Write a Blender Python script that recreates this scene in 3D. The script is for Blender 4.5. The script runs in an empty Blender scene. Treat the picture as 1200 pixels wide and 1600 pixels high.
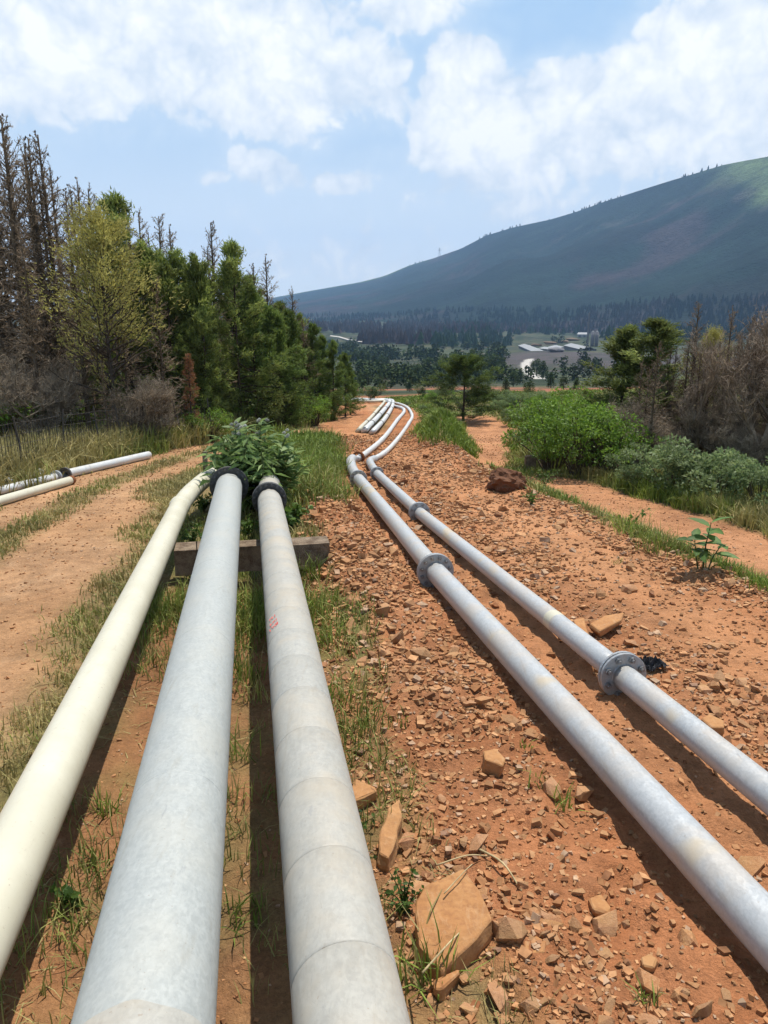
import bpy, bmesh, math, random
import numpy as np
from mathutils import Vector

scene = bpy.context.scene
C = scene.collection
random.seed(7)
RNG = np.random.default_rng(11)

# ------------------------------------------------------------------ camera
F = 1200.0                                  # focal length in pixels of a 1200 x 1600 frame
PITCH = math.radians(15.0)
SP, CP = math.sin(PITCH), math.cos(PITCH)
cam_data = bpy.data.cameras.new('camera')
cam = bpy.data.objects.new('camera', cam_data)
C.objects.link(cam)
cam.rotation_euler = (math.pi / 2 - PITCH, 0, 0)
cam_data.sensor_fit = 'VERTICAL'
cam_data.sensor_height = 36.0
cam_data.sensor_width = 27.0
cam_data.lens = 36.0 * F / 1600.0
cam_data.clip_start = 0.05
cam_data.clip_end = 20000
scene.camera = cam

def ray(u, v):
    xc, yc = (u - 600.0) / F, (v - 800.0) / F
    return np.array([xc, CP - SP * yc, -SP - CP * yc])

# ------------------------------------------------------------------ light
SUN = np.array([0.16, 0.36, 1.0]); SUN /= np.linalg.norm(SUN)
SUN_EL = math.asin(SUN[2]); SUN_AZ = math.atan2(SUN[0], SUN[1])
sun_data = bpy.data.lights.new('sun', 'SUN')
sun_data.energy = 5.0
sun_data.angle = math.radians(0.53)
sun_data.color = (1.0, 0.95, 0.87)
sun = bpy.data.objects.new('sun', sun_data)
C.objects.link(sun)
sun.rotation_euler = Vector(SUN).to_track_quat('Z', 'Y').to_euler()
sun.location = (20, 40, 120)

scene.view_settings.view_transform = 'Standard'
scene.view_settings.look = 'None'
scene.view_settings.exposure = 0.12
scene.view_settings.gamma = 1.0
scene.view_settings.use_curve_mapping = False
scene.render.engine = 'CYCLES'
cy = scene.cycles
cy.use_denoising = True
try:
    cy.denoiser = 'OPENIMAGEDENOISE'
    cy.denoising_prefilter = 'ACCURATE'
except Exception:
    pass
cy.max_bounces = 5
cy.diffuse_bounces = 2
cy.glossy_bounces = 2
cy.transmission_bounces = 2
cy.transparent_max_bounces = 6
cy.volume_bounces = 1
cy.caustics_reflective = False
cy.caustics_refractive = False
cy.use_adaptive_sampling = True
cy.adaptive_threshold = 0.02
scene.render.use_persistent_data = False

# ------------------------------------------------------------------ sky with clouds
SKY_STRENGTH = 0.10
world = bpy.data.worlds.new('World')
scene.world = world
world.use_nodes = True
wt = world.node_tree
wt.nodes.clear()

class NT:
    """small helper to write node trees as expressions"""
    def __init__(self, tree): self.t = tree
    def node(self, typ, **kw):
        n = self.t.nodes.new(typ)
        for k, v in kw.items(): setattr(n, k, v)
        return n
    def put(self, sock, val):
        if isinstance(val, bpy.types.NodeSocket): self.t.links.new(val, sock)
        else: sock.default_value = val
    def m(self, op, a, b=None, c=None, clamp=False):
        n = self.node('ShaderNodeMath', operation=op, use_clamp=clamp)
        self.put(n.inputs[0], a)
        if b is not None: self.put(n.inputs[1], b)
        if c is not None: self.put(n.inputs[2], c)
        return n.outputs[0]
    def vm(self, op, a, b):
        n = self.node('ShaderNodeVectorMath', operation=op)
        self.put(n.inputs[0], a); self.put(n.inputs[1], b)
        return n.outputs[0]
    def ss(self, x, lo, hi, a=0.0, b=1.0):
        n = self.node('ShaderNodeMapRange', interpolation_type='SMOOTHSTEP')
        self.put(n.inputs[0], x); self.put(n.inputs[1], lo); self.put(n.inputs[2], hi)
        self.put(n.inputs[3], a); self.put(n.inputs[4], b)
        return n.outputs[0]
    def mix(self, f, a, b, blend='MIX'):
        n = self.node('ShaderNodeMix', data_type='RGBA', blend_type=blend)
        self.put(n.inputs[0], f)
        self.put(n.inputs[6], a if isinstance(a, bpy.types.NodeSocket) else (*a, 1.0))
        self.put(n.inputs[7], b if isinstance(b, bpy.types.NodeSocket) else (*b, 1.0))
        return n.outputs[2]
    def noise(self, vec, scale, detail=4.0, rough=0.55, dist=0.0, out=0):
        n = self.node('ShaderNodeTexNoise')
        if vec is not None: self.put(n.inputs['Vector'], vec)
        self.put(n.inputs['Scale'], scale); self.put(n.inputs['Detail'], detail)
        self.put(n.inputs['Roughness'], rough); self.put(n.inputs['Distortion'], dist)
        return n.outputs[out]

W = NT(wt)
tc = W.node('ShaderNodeTexCoord')
sky = W.node('ShaderNodeTexSky', sky_type='NISHITA')
sky.sun_disc = False
sky.sun_elevation = SUN_EL
sky.sun_rotation = SUN_AZ
sky.altitude = 900
sky.air_density = 1.0
sky.dust_density = 1.2
sky.ozone_density = 1.0
sep = W.node('ShaderNodeSeparateXYZ')
wt.links.new(tc.outputs['Generated'], sep.inputs[0])
dx, dy, dz = sep.outputs
warp = W.noise(tc.outputs['Generated'], 9.0, 3.0, 0.6, out=1)
wsep = W.node('ShaderNodeSeparateColor'); wt.links.new(warp, wsep.inputs[0])
az0 = W.m('ARCTAN2', dx, dy)
el0 = W.m('ARCSINE', dz)
az = W.m('ADD', az0, W.m('MULTIPLY', W.m('SUBTRACT', wsep.outputs[0], 0.5), 0.10))
el = W.m('ADD', el0, W.m('MULTIPLY', W.m('SUBTRACT', wsep.outputs[1], 0.5), 0.08))

cmb = W.node('ShaderNodeCombineXYZ')
wt.links.new(az, cmb.inputs[0]); wt.links.new(el, cmb.inputs[1])
def blob(u, v, su, sv, amp):
    """soft round cloud cell centred on a direction; falls off as a parabola"""
    d = ray(u, v); d /= np.linalg.norm(d)
    a, e = math.atan2(d[0], d[1]), math.asin(d[2])
    ka, ke = F / (su * 1.45), F / (sv * 1.45)
    n = W.node('ShaderNodeVectorMath', operation='MULTIPLY_ADD')
    wt.links.new(cmb.outputs[0], n.inputs[0])
    n.inputs[1].default_value = (ka, ke, 0); n.inputs[2].default_value = (-a * ka, -e * ke, 0)
    q = W.node('ShaderNodeVectorMath', operation='DOT_PRODUCT')
    wt.links.new(n.outputs[0], q.inputs[0]); wt.links.new(n.outputs[0], q.inputs[1])
    return W.m('MULTIPLY_ADD', q.outputs['Value'], -amp, amp)

clouds = [
    (60, 40, 250, 105, .85), (300, 50, 220, 110, .9), (420, 130, 105, 66, .75), (330, 165, 90, 40, .55), (170, 120, 120, 30, .25),
    (585, 105, 48, 46, .85), (528, 150, 80, 36, .70), (600, 165, 60, 30, .5), (490, 205, 40, 28, .35), (640, 5, 90, 26, .7), (480, 20, 50, 50, .4),
    (725, 105, 50, 44, .95), (700, 190, 52, 48, .95), (790, 190, 85, 55, .95), (890, 170, 75, 58, .95), (960, 135, 50, 38, .85),
    (1030, 215, 90, 42, .85), (860, 250, 190, 34, .65), (720, 245, 60, 30, .5), (960, 200, 80, 50, .6),
    (1140, 90, 105, 95, 1.0), (1090, 10, 60, 60, .6), (1300, 120, 190, 150, .9), (1180, 200, 100, 50, .6),
    (430, 272, 62, 24, .6), (545, 294, 48, 18, .65), (345, 296, 28, 11, .55), (520, 400, 200, 50, .55), (330, 370, 90, 40, .3), (900, 310, 260, 45, .45), (660, 380, 60, 20, .2),
    (-250, 60, 240, 120, .7), (-500, 250, 220, 90, .5), (1650, 260, 240, 100, .6), (250, -240, 240, 90, .6), (900, -290, 200, 90, .5),
]
dens = None
for b in clouds:
    q = blob(*b)
    dens = q if dens is None else W.m('SMOOTH_MAX', dens, q, 0.22)
dens = W.m('MAXIMUM', dens, -0.15)
# the rest of the sky carries the same kind of broken cloud
generic = W.noise(tc.outputs['Generated'], 2.6, 3.0, 0.5)
away = W.ss(W.m('ABSOLUTE', az0), 0.55, 1.1)
hi_ = W.ss(el0, 0.62, 0.95)
dens = W.m('ADD', dens, W.m('MULTIPLY', W.m('MAXIMUM', away, hi_), W.m('MULTIPLY', W.m('SUBTRACT', generic, 0.46), 2.4)))
G_ = tc.outputs['Generated']
fb = W.noise(G_, 9.0, 6.0, 0.58, 0.2)
pf = W.noise(G_, 24.0, 3.0, 0.5, 0.3)
billow = W.m('SUBTRACT', W.m('MULTIPLY', W.m('ABSOLUTE', W.m('SUBTRACT', pf, 0.5)), 3.4), 0.25)
dd = W.m('ADD', dens, W.m('MULTIPLY', W.m('SUBTRACT', fb, 0.5), 0.9))
dd = W.m('ADD', dd, W.m('MULTIPLY', billow, 0.26))
alpha = W.m('ADD', W.m('MULTIPLY', W.ss(dd, 0.34, 0.52), 0.70), W.m('MULTIPLY', W.ss(dd, 0.02, 0.75), 0.30))
veil = W.ss(dd, -0.45, 0.5)
up = W.vm('ADD', G_, (0.006, 0.0, 0.022))
fbu = W.noise(up, 9.0, 4.0, 0.58, 0.2)
relief = W.m('ADD', W.m('MULTIPLY', W.m('SUBTRACT', fb, fbu), 2.8), W.m('MULTIPLY', billow, 0.45))
lit = W.m('ADD', W.m('ADD', W.ss(dd, 0.35, 1.1, 0.15, 0.6), relief), 0.18, clamp=True)
K = 1.0 / SKY_STRENGTH
ccol = W.mix(lit, (0.70 * K, 0.785 * K, 0.885 * K), (1.08 * K, 1.08 * K, 1.06 * K))
vcol = W.mix(W.ss(el0, 0.02, 0.42), (0.70 * K, 0.83 * K, 0.97 * K), (0.42 * K, 0.68 * K, 0.98 * K))
base = W.mix(W.ss(el0, 0.35, 0.9, 0.7, 0.0), sky.outputs[0], vcol)
base = W.mix(W.m('MULTIPLY', veil, 0.52), base, (0.62 * K, 0.77 * K, 0.93 * K))
base = W.mix(W.ss(el0, 0.21, 0.02, 0.0, 0.75), base, (0.93 * K, 0.99 * K, 1.04 * K))
skycol = W.mix(W.m('MULTIPLY', alpha, 0.94), base, ccol)
bg = W.node('ShaderNodeBackground')
wt.links.new(skycol, bg.inputs[0])
bg.inputs[1].default_value = SKY_STRENGTH
wout = W.node('ShaderNodeOutputWorld')
wt.links.new(bg.outputs[0], wout.inputs[0])
try:
    world.cycles.sampling_method = 'NONE'
    world.cycles.sample_map_resolution = 512
except Exception:
    pass

# ------------------------------------------------------------------ mesh helpers
class MB:
    """collects vertices, faces and colours; build() links them as one mesh object"""
    def __init__(self): self.V, self.F, self.K, self.n = [], [], [], 0
    def add(self, V, Fc, col=(1, 1, 1)):
        V = np.asarray(V, float).reshape(-1, 3)
        Fs = Fc if isinstance(Fc, list) else [Fc]
        for f in Fs:
            f = np.asarray(f, int)
            if len(f): self.F.append(f + self.n)
        col = np.asarray(col, float)
        if col.ndim == 1: col = np.tile(col, (len(V), 1))
        self.V.append(V); self.K.append(col); self.n += len(V)
    def mesh(self, name, mat=None, smooth=False, color=True):
        V = np.concatenate(self.V); K = np.concatenate(self.K)
        me = bpy.data.meshes.new(name)
        me.vertices.add(len(V)); me.vertices.foreach_set('co', V.astype(np.float32).ravel())
        loops = np.concatenate([f.ravel() for f in self.F])
        tot = np.concatenate([np.full(len(f), f.shape[1]) for f in self.F])
        me.loops.add(len(loops)); me.loops.foreach_set('vertex_index', loops.astype(np.int32))
        me.polygons.add(len(tot))
        me.polygons.foreach_set('loop_start', np.concatenate([[0], np.cumsum(tot)[:-1]]).astype(np.int32))
        me.polygons.foreach_set('loop_total', tot.astype(np.int32))
        me.update(calc_edges=True)
        if color:
            at = me.color_attributes.new('Col', 'FLOAT_COLOR', 'POINT')
            at.data.foreach_set('color', np.concatenate([K, np.ones((len(K), 1))], 1).astype(np.float32).ravel())
        me.polygons.foreach_set('use_smooth', np.full(len(tot), bool(smooth)))
        if mat: me.materials.append(mat)
        return me
    def build(self, name, mat, parent=None, smooth=False, color=True):
        return link(name, self.mesh(name, mat, smooth, color), parent)

def link(name, data, parent=None):
    o = bpy.data.objects.new(name, data)
    C.objects.link(o)
    if parent is not None: o.parent = parent
    return o
def tag(o, label=None, cat=None, group=None, kind=None):
    if label: o['label'] = label
    if cat: o['category'] = cat
    if group: o['group'] = group
    if kind: o['kind'] = kind
    return o
def thing(name, loc, label, cat, group=None, rz=0.0, sc=1.0):
    o = link(name, None)
    o.location = loc; o.rotation_euler = (0, 0, rz); o.scale = (sc, sc, sc) if not hasattr(sc, '__len__') else sc
    return tag(o, label, cat, group)
def copy_tree(o, parent=None):
    c = o.copy(); C.objects.link(c); c.parent = parent
    for ch in list(o.children): copy_tree(ch, c)
    return c
def nrm(a):
    a = np.asarray(a, float)
    return a / np.maximum(np.linalg.norm(a, axis=-1, keepdims=True), 1e-9)

def tube(P, R, n=8, cap=True):
    """swept tube along points P with radii R -> (V, [quads, caps])"""
    P = np.asarray(P, float); m = len(P)
    R = np.full(m, R, float) if np.isscalar(R) else np.asarray(R, float)
    T = np.gradient(P, axis=0); T = nrm(T)
    ref = np.array([0, 0, 1.0]) if abs(T[0][2]) < 0.9 else np.array([1.0, 0, 0])
    A = np.cross(T, ref); A = nrm(A); B = np.cross(A, T)
    th = np.arange(n) * 2 * math.pi / n
    V = P[:, None, :] + R[:, None, None] * (np.cos(th)[None, :, None] * A[:, None, :] + np.sin(th)[None, :, None] * B[:, None, :])
    i = np.arange(m - 1)[:, None] * n; j = np.arange(n)[None, :]; k = (j + 1) % n
    Q = np.stack([i + j, i + k, i + n + k, i + n + j], -1).reshape(-1, 4)
    Fs = [Q]
    if cap: Fs.append(np.array([list(range(n))[::-1], [(m - 1) * n + q for q in range(n)]]))
    return V.reshape(-1, 3), Fs

def catmull(P, per=8):
    P = np.asarray(P, float)
    Q = np.vstack([2 * P[0] - P[1], P, 2 * P[-1] - P[-2]])
    out = []
    for i in range(1, len(Q) - 2):
        for k in range(per):
            t = k / per
            a, b, c, d = Q[i - 1], Q[i], Q[i + 1], Q[i + 2]
            out.append(.5 * ((2 * b) + (c - a) * t + (2 * a - 5 * b + 4 * c - d) * t * t + (3 * b - a - 3 * c + d) * t ** 3))
    out.append(Q[-2])
    return np.array(out)

def box(cx, cy, cz, sx, sy, sz):
    V = np.array([[x, y, z] for z in (-.5, .5) for y in (-.5, .5) for x in (-.5, .5)]) * (sx, sy, sz) + (cx, cy, cz)
    Q = np.array([[0, 2, 3, 1], [4, 5, 7, 6], [0, 1, 5, 4], [2, 6, 7, 3], [0, 4, 6, 2], [1, 3, 7, 5]])
    return V, [Q]

# value noise
_perm = np.random.default_rng(3).random((256, 256))
def vnoise(x, y):
    x = np.asarray(x, float); y = np.asarray(y, float)
    xi = np.floor(x).astype(int); yi = np.floor(y).astype(int)
    fx = x - xi; fy = y - yi
    fx = fx * fx * fx * (fx * (fx * 6 - 15) + 10); fy = fy * fy * fy * (fy * (fy * 6 - 15) + 10)
    g = lambda a, b: _perm[a & 255, b & 255]
    a = g(xi, yi) * (1 - fx) + g(xi + 1, yi) * fx
    b = g(xi, yi + 1) * (1 - fx) + g(xi + 1, yi + 1) * fx
    return a * (1 - fy) + b * fy - .5
def fbm(x, y, oct=4, gain=.5):
    s, a, f = 0, 1.0, 1.0
    for k in range(oct):
        s = s + a * vnoise(x * f + 17.3 * k, y * f - 9.1 * k); a *= gain; f *= 2.03
    return s
def sstep(a, b, x):
    t = np.clip((np.asarray(x, float) - a) / (b - a), 0, 1)
    return t * t * (3 - 2 * t)

# ------------------------------------------------------------------ materials
def material(name):
    m = bpy.data.materials.new(name); m.use_nodes = True
    m.node_tree.nodes.clear()
    return m, NT(m.node_tree)
def finish(m, N, color, rough=0.8, metal=0.0, spec=0.3, bump=None, bump_d=0.01, bump_s=0.5, transl=0.0):
    p = N.node('ShaderNodeBsdfPrincipled')
    N.put(p.inputs['Base Color'], color if isinstance(color, bpy.types.NodeSocket) else (*color, 1))
    N.put(p.inputs['Roughness'], rough); N.put(p.inputs['Metallic'], metal)
    N.put(p.inputs['Specular IOR Level'], spec)
    if bump is not None:
        b = N.node('ShaderNodeBump'); N.put(b.inputs['Height'], bump)
        b.inputs['Distance'].default_value = bump_d; b.inputs['Strength'].default_value = bump_s
        N.t.links.new(b.outputs[0], p.inputs['Normal'])
    sh = p.outputs[0]
    if transl > 0:
        t = N.node('ShaderNodeBsdfTranslucent')
        N.put(t.inputs[0], color if isinstance(color, bpy.types.NodeSocket) else (*color, 1))
        x = N.node('ShaderNodeMixShader'); x.inputs[0].default_value = transl
        N.t.links.new(sh, x.inputs[1]); N.t.links.new(t.outputs[0], x.inputs[2]); sh = x.outputs[0]
    o = N.node('ShaderNodeOutputMaterial'); N.t.links.new(sh, o.inputs[0])
    return m
def coords(N, which='Object'):
    return N.node('ShaderNodeTexCoord').outputs[which]
def colattr(N):
    a = N.node('ShaderNodeVertexColor'); a.layer_name = 'Col'
    return a.outputs[0]
def objrand(N):
    return N.node('ShaderNodeObjectInfo').outputs['Random']
def gpos(N):
    return N.node('ShaderNodeNewGeometry').outputs['Position']

def mat_ground():
    m, N = material('ground_earth')
    P = gpos(N)
    n1 = N.noise(P, 0.9, 5, .6); n2 = N.noise(P, 7.0, 5, .65); n3 = N.noise(P, 38.0, 4, .7); n4 = N.noise(P, 140.0, 2, .6)
    c = colattr(N)
    f = N.m('ADD', N.m('ADD', N.ss(n1, .3, .7, .76, 1.16), N.ss(n2, .3, .7, -.14, .14)), N.ss(n3, .3, .7, -.13, .16))
    f = N.m('ADD', f, N.ss(n4, .3, .7, -.10, .12))
    c = N.vm('MULTIPLY', c, f)
    n5 = N.noise(P, 2.3, 4, .6, .6)
    c = N.mix(N.ss(n5, .52, .72, 0, .30), c, N.vm('MULTIPLY', c, (1.12, 1.3, 1.5)))
    c = N.mix(N.ss(n5, .46, .30, 0, .35), c, N.vm('MULTIPLY', c, (.72, .64, .60)))
    sp = N.ss(N.noise(P, 55.0, 2, .5), .60, .70)
    c = N.mix(N.m('MULTIPLY', sp, .35), c, N.vm('MULTIPLY', c, (1.45, 1.5, 1.6)))
    h = N.m('ADD', N.m('MULTIPLY', n2, .8), N.m('ADD', N.m('MULTIPLY', n3, .6), N.m('MULTIPLY', n4, .22)))
    return finish(m, N, c, .95, 0, .15, h, .06, .7)
def mat_stone():
    m, N = material('red_sandstone')
    P = coords(N); r = objrand(N)
    n = N.noise(P, 6.0, 5, .6); n2 = N.noise(P, 40.0, 3, .6)
    c = N.mix(N.ss(n, .3, .7), (.36, .165, .066), (.47, .25, .112))
    c = N.mix(N.m('MULTIPLY', N.ss(n2, .42, .7), .6), c, (.26, .112, .055))
    n3 = N.noise(N.vm('MULTIPLY', P, (3.0, 1.0, 6.0)), 9.0, 5, .7, .8)
    c = N.mix(N.ss(n3, .5, .7, 0, .45), c, (.52, .36, .23))
    c = N.mix(N.m('MULTIPLY', r, .55), c, (.46, .275, .14))
    c = N.vm('MULTIPLY', c, colattr(N))
    return finish(m, N, c, .9, 0, .2, N.m('ADD', n, N.m('MULTIPLY', n2, .4)), .01, .7)
def mat_col(name, rough=.85, spec=.2, transl=0.0, var=.25, metal=0.0, nscale=3.0):
    m, N = material(name)
    c = colattr(N); r = objrand(N)
    n = N.noise(gpos(N), nscale, 3, .5)
    f = N.m('ADD', N.ss(n, .3, .7, 1 - var, 1 + var), N.m('MULTIPLY', N.m('SUBTRACT', r, .5), var))
    return finish(m, N, N.vm('MULTIPLY', c, f), rough, metal, spec, transl=transl)
def mat_galv(name, a, b, dust, dust_amt, rough=.42, metal=.15, rnd=0.0, stain=None):
    m, N = material(name)
    P = gpos(N)
    v = N.node('ShaderNodeTexVoronoi'); N.put(v.inputs['Vector'], P); v.inputs['Scale'].default_value = 90
    n = N.noise(P, 3.0, 5, .6); n2 = N.noise(N.vm('MULTIPLY', P, (1, .55, 1)), 48.0, 5, .72, .8)
    sepc = N.node('ShaderNodeSeparateColor'); N.t.links.new(v.outputs['Color'], sepc.inputs[0])
    c = N.mix(N.m('ADD', N.m('MULTIPLY', sepc.outputs[0], .35), N.ss(n2, .3, .7, 0, .65)), a, b)
    c = N.mix(N.m('MULTIPLY', N.ss(n, .42, .68), dust_amt), c, dust)
    sc_ = N.ss(N.noise(N.vm('MULTIPLY', P, (1, .25, 1)), 30.0, 3, .6), .66, .74)
    c = N.mix(N.m('MULTIPLY', sc_, .35), c, (.22, .23, .24))
    if stain:
        c = N.mix(N.m('MULTIPLY', N.ss(N.noise(P, 1.7, 3, .6), .60, .72), .7), c, stain)
    if rnd:
        r = objrand(N)
        c = N.vm('MULTIPLY', c, N.m('ADD', N.m('MULTIPLY', r, rnd), 1 - rnd * .5))
        c = N.mix(N.m('MULTIPLY', N.m('FRACT', N.m('MULTIPLY', r, 7.3)), .18), c, dust)
    Pw = N.vm('MULTIPLY', P, (1.0, .12, 1.0))
    st_ = N.ss(N.noise(Pw, 26.0, 4, .6), .58, .72)
    c = N.mix(N.m('MULTIPLY', st_, .22), c, (dust[0] * .62, dust[1] * .58, dust[2] * .52))
    sp_ = N.ss(N.noise(P, 75.0, 2, .5), .70, .76)
    c = N.mix(N.m('MULTIPLY', sp_, .35), c, (.24, .16, .10))
    rg = N.ss(n2, .3, .7, rough - .08, rough + .14)
    return finish(m, N, c, rg, metal, .4, n2, .002, .25)

M = {}
M['ground'] = mat_ground()
M['stone'] = mat_stone()
M['gravel'] = mat_col('gravel_stone', .92, .15, var=.2, nscale=20)
M['centre_pipe'] = mat_galv('grey_galvanised', (.325, .338, .32), (.445, .458, .43), (.46, .44, .375), .35, .52, .04)
M['banded_pipe'] = mat_galv('dusty_galvanised', (.32, .312, .28), (.43, .42, .375), (.46, .395, .30), .6, .55, .04, rnd=.05)
M['thin_pipe'] = mat_galv('bluish_galvanised', (.37, .383, .385), (.50, .512, .51), (.55, .43, .30), .35, .40, .12, stain=(.56, .44, .27))
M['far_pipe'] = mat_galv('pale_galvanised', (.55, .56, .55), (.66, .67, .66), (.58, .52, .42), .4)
M['flange'] = mat_galv('flange_steel', (.30, .32, .335), (.42, .44, .45), (.40, .31, .22), .5, .45, .3)
M['dark_flange'] = mat_galv('dark_flange_steel', (.045, .045, .045), (.085, .082, .078), (.14, .11, .085), .5, .6, .1)
M['bolt'] = mat_galv('bolt_steel', (.16, .165, .17), (.27, .28, .29), (.4, .3, .2), .4, .4, .5)
M['dark_bolt'] = mat_galv('dark_bolt_steel', (.06, .06, .06), (.12, .12, .12), (.2, .15, .11), .4, .5, .4)
def mat_simple(name, a, b, scale, rough=.8, spec=.25, bump=.3, bd=.005, metal=0.0):
    m, N = material(name); P = coords(N)
    n = N.noise(P, scale, 6, .62); n2 = N.noise(P, scale * 9, 3, .6)
    c = N.mix(N.ss(N.m('ADD', N.m('MULTIPLY', n, .7), N.m('MULTIPLY', n2, .3)), .35, .66), a, b)
    return finish(m, N, c, rough, metal, spec, N.m('ADD', n, N.m('MULTIPLY', n2, .5)), bd, bump)
def mat_cream():
    m, N = material('cream_paint'); P = gpos(N)
    n = N.noise(P, 2.2, 6, .62); n2 = N.noise(P, 30.0, 4, .65)
    c = N.mix(N.ss(n, .35, .66), (.57, .535, .41), (.64, .605, .475))
    c = N.mix(N.m('MULTIPLY', N.ss(n2, .55, .75), .3), c, (.47, .42, .31))
    s1 = N.ss(N.noise(N.vm('MULTIPLY', P, (1.0, .1, 1.0)), 24.0, 4, .6), .60, .74)
    c = N.mix(N.m('MULTIPLY', s1, .3), c, (.44, .37, .26))
    sp = N.ss(N.noise(P, 60.0, 2, .5), .71, .76)
    c = N.mix(N.m('MULTIPLY', sp, .5), c, (.26, .17, .10))
    return finish(m, N, c, N.ss(n2, .3, .7, .34, .5), 0, .35, n2, .002, .12)
M['cream'] = mat_cream()
M['concrete'] = mat_simple('weathered_concrete', (.13, .092, .064), (.29, .225, .16), 9, .95, .1, .8, .02)
M['rust'] = mat_simple('rusty_steel', (.16, .055, .022), (.30, .12, .05), 25, .9, .15, .5)
M['white_sheet'] = mat_simple('white_sheeting', (.24, .24, .24), (.36, .36, .35), 3, .5)
M['dark_sheet'] = mat_simple('dark_cladding', (.10, .10, .11), (.18, .17, .17), 3, .8)  # dark grey tone for shed fronts, doors and the heap
M['silo'] = mat_simple('silo_steel', (.13, .12, .13), (.22, .2, .2), 4, .7)
M['red_ink'] = mat_simple('red_marker', (.55, .06, .05), (.6, .12, .09), 30, .6)
M['cloth'] = mat_simple('black_plastic', (.012, .012, .014), (.045, .045, .05), 30, .75, .25)
M['bark'] = mat_col('bark', .95, .1, var=.3, nscale=6)
M['needles'] = mat_col('needles', .7, .25, transl=.40, var=.3, nscale=1.2)
M['leaf'] = mat_col('leaf', .55, .3, transl=.42, var=.25, nscale=2)
M['grass'] = mat_col('grass_blades', .65, .25, transl=.25, var=.25, nscale=.8)
M['far_forest'] = mat_col('far_forest', .95, .05, var=.25, nscale=.03)
def mat_mountain():
    m, N = material('wooded_slope'); P = gpos(N)
    a = N.noise(P, .012, 5, .6); b = N.noise(P, .07, 4, .6); c3 = N.noise(P, .22, 2, .5)
    f = N.m('ADD', N.m('ADD', N.ss(a, .3, .7, .7, 1.3), N.ss(b, .3, .7, -.28, .28)), N.ss(c3, .3, .7, -.22, .22))
    h = N.m('ADD', N.m('MULTIPLY', b, 1.6), c3)
    return finish(m, N, N.vm('MULTIPLY', colattr(N), f), .95, 0, .05, h, 7.0, .8)
M['mountain'] = mat_mountain()
M['wire'] = mat_simple('weathered_wire', (.05, .045, .04), (.10, .085, .07), 12, .7, .2)
M['dead_stem'] = mat_col('dry_stem', .9, .15, var=.3, nscale=8)

# ------------------------------------------------------------------ the lie of the land
DX, DY = -0.1714, 0.9852                    # direction of the big pipes in plan
def st(x, y): return x * DX + y * DY, x * DY - y * DX
def xy(s, t): return s * DX + t * DY, s * DY - t * DX
PS = np.array([-60, 0, 45, 62, 100, 200, 350, 500, 700, 1000, 1500, 9000.])
PZ = np.array([2.04, -2.2, -5.38, -6.75, -11.0, -19.6, -28.5, -32.5, -35.5, -38, -39.5, -39.5])
def profile(s):
    s = np.asarray(s, float)
    w = np.clip(np.abs(s) * .12, 0, 60) * sstep(30, 60, s)
    return sum(np.interp(s + k * w, PS, PZ) for k in (-1, -.5, 0, .5, 1)) / 5
def plane(s): return -2.2 - 0.0707 * s
def shift(s): return np.interp(s, [18, 24, 32, 43, 60], [0, .9, 2.6, 3.6, 4.2])
def land(x, y):
    """height of the ground without its fine roughness"""
    s, t = st(np.asarray(x, float), np.asarray(y, float))
    near = 1 - sstep(38, 62, s)
    z = profile(s)
    cut = sstep(4.72 + .2 * vnoise(s * .5, s * 0 + 3.3), 5.5, t - shift(s)) * (1 - sstep(25, 33, s))
    z = z - .30 * cut * near + .35 * sstep(8.6, 12.5, t) * near + .05 * np.clip(t - 14, 0, 30) * 0
    z = z + .05 * np.exp(-((t - 4.6) / .3) ** 2) * near * sstep(2, 6, s) * (1 - sstep(19, 23, s))
    z = z + .16 * np.exp(-((t - 1.05) / .38) ** 2) * sstep(3.5, 8, s) * (1 - sstep(15, 20, s))
    z = z + .12 * np.exp(-((t - .95) / .4) ** 2 - ((s - 8.0) / 1.3) ** 2)
    z = z + .8 * np.exp(-((s - 20.8) / 2.6) ** 2 - ((t - 5.35 - .12 * (s - 20.8)) / .62) ** 2)
    z = z + .04 * np.clip(-t - 8, 0, 25) * near
    z = z - .10 * np.exp(-((t + .15) / .55) ** 2) * near * (1 - sstep(9, 12, s))
    far = sstep(70, 160, s)
    z = z + far * np.clip(s, 0, 1500) * .010 * fbm(x / 130.0, y / 130.0, 3)
    return z
_Q0 = np.geomspace(.8, 9000, 420)
def on_land(u, v, lift=0.0):
    """the point of the ground seen at pixel u, v of the photograph"""
    d = ray(u, v); q = _Q0
    for k in range(4):
        f = d[2] * q - land(d[0] * q, d[1] * q) - lift
        hit = np.nonzero(f < 0)[0]
        if len(hit) == 0: return d * q[-1]
        i = max(int(hit[0]), 1)
        q = np.linspace(q[i - 1], q[i], 24)
    return d * q[12]

def polydist(x, y, P):
    """distance from points to a polyline in plan"""
    best = np.full(np.shape(x), 1e9)
    for a, b in zip(P[:-1], P[1:]):
        ax, ay, bx, by = a[0], a[1], b[0], b[1]
        L2 = (bx - ax) ** 2 + (by - ay) ** 2 + 1e-9
        k = np.clip(((x - ax) * (bx - ax) + (y - ay) * (by - ay)) / L2, 0, 1)
        best = np.minimum(best, np.hypot(x - ax - k * (bx - ax), y - ay - k * (by - ay)))
    return best

def fence_t(s): return np.interp(s, [6, 14.8, 16.9, 18.2, 20, 22, 30, 40, 60], [-6.5, -4.3, -4.0, -3.55, -2.7, -1.1, 1.4, 4.0, 8.0])
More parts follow.
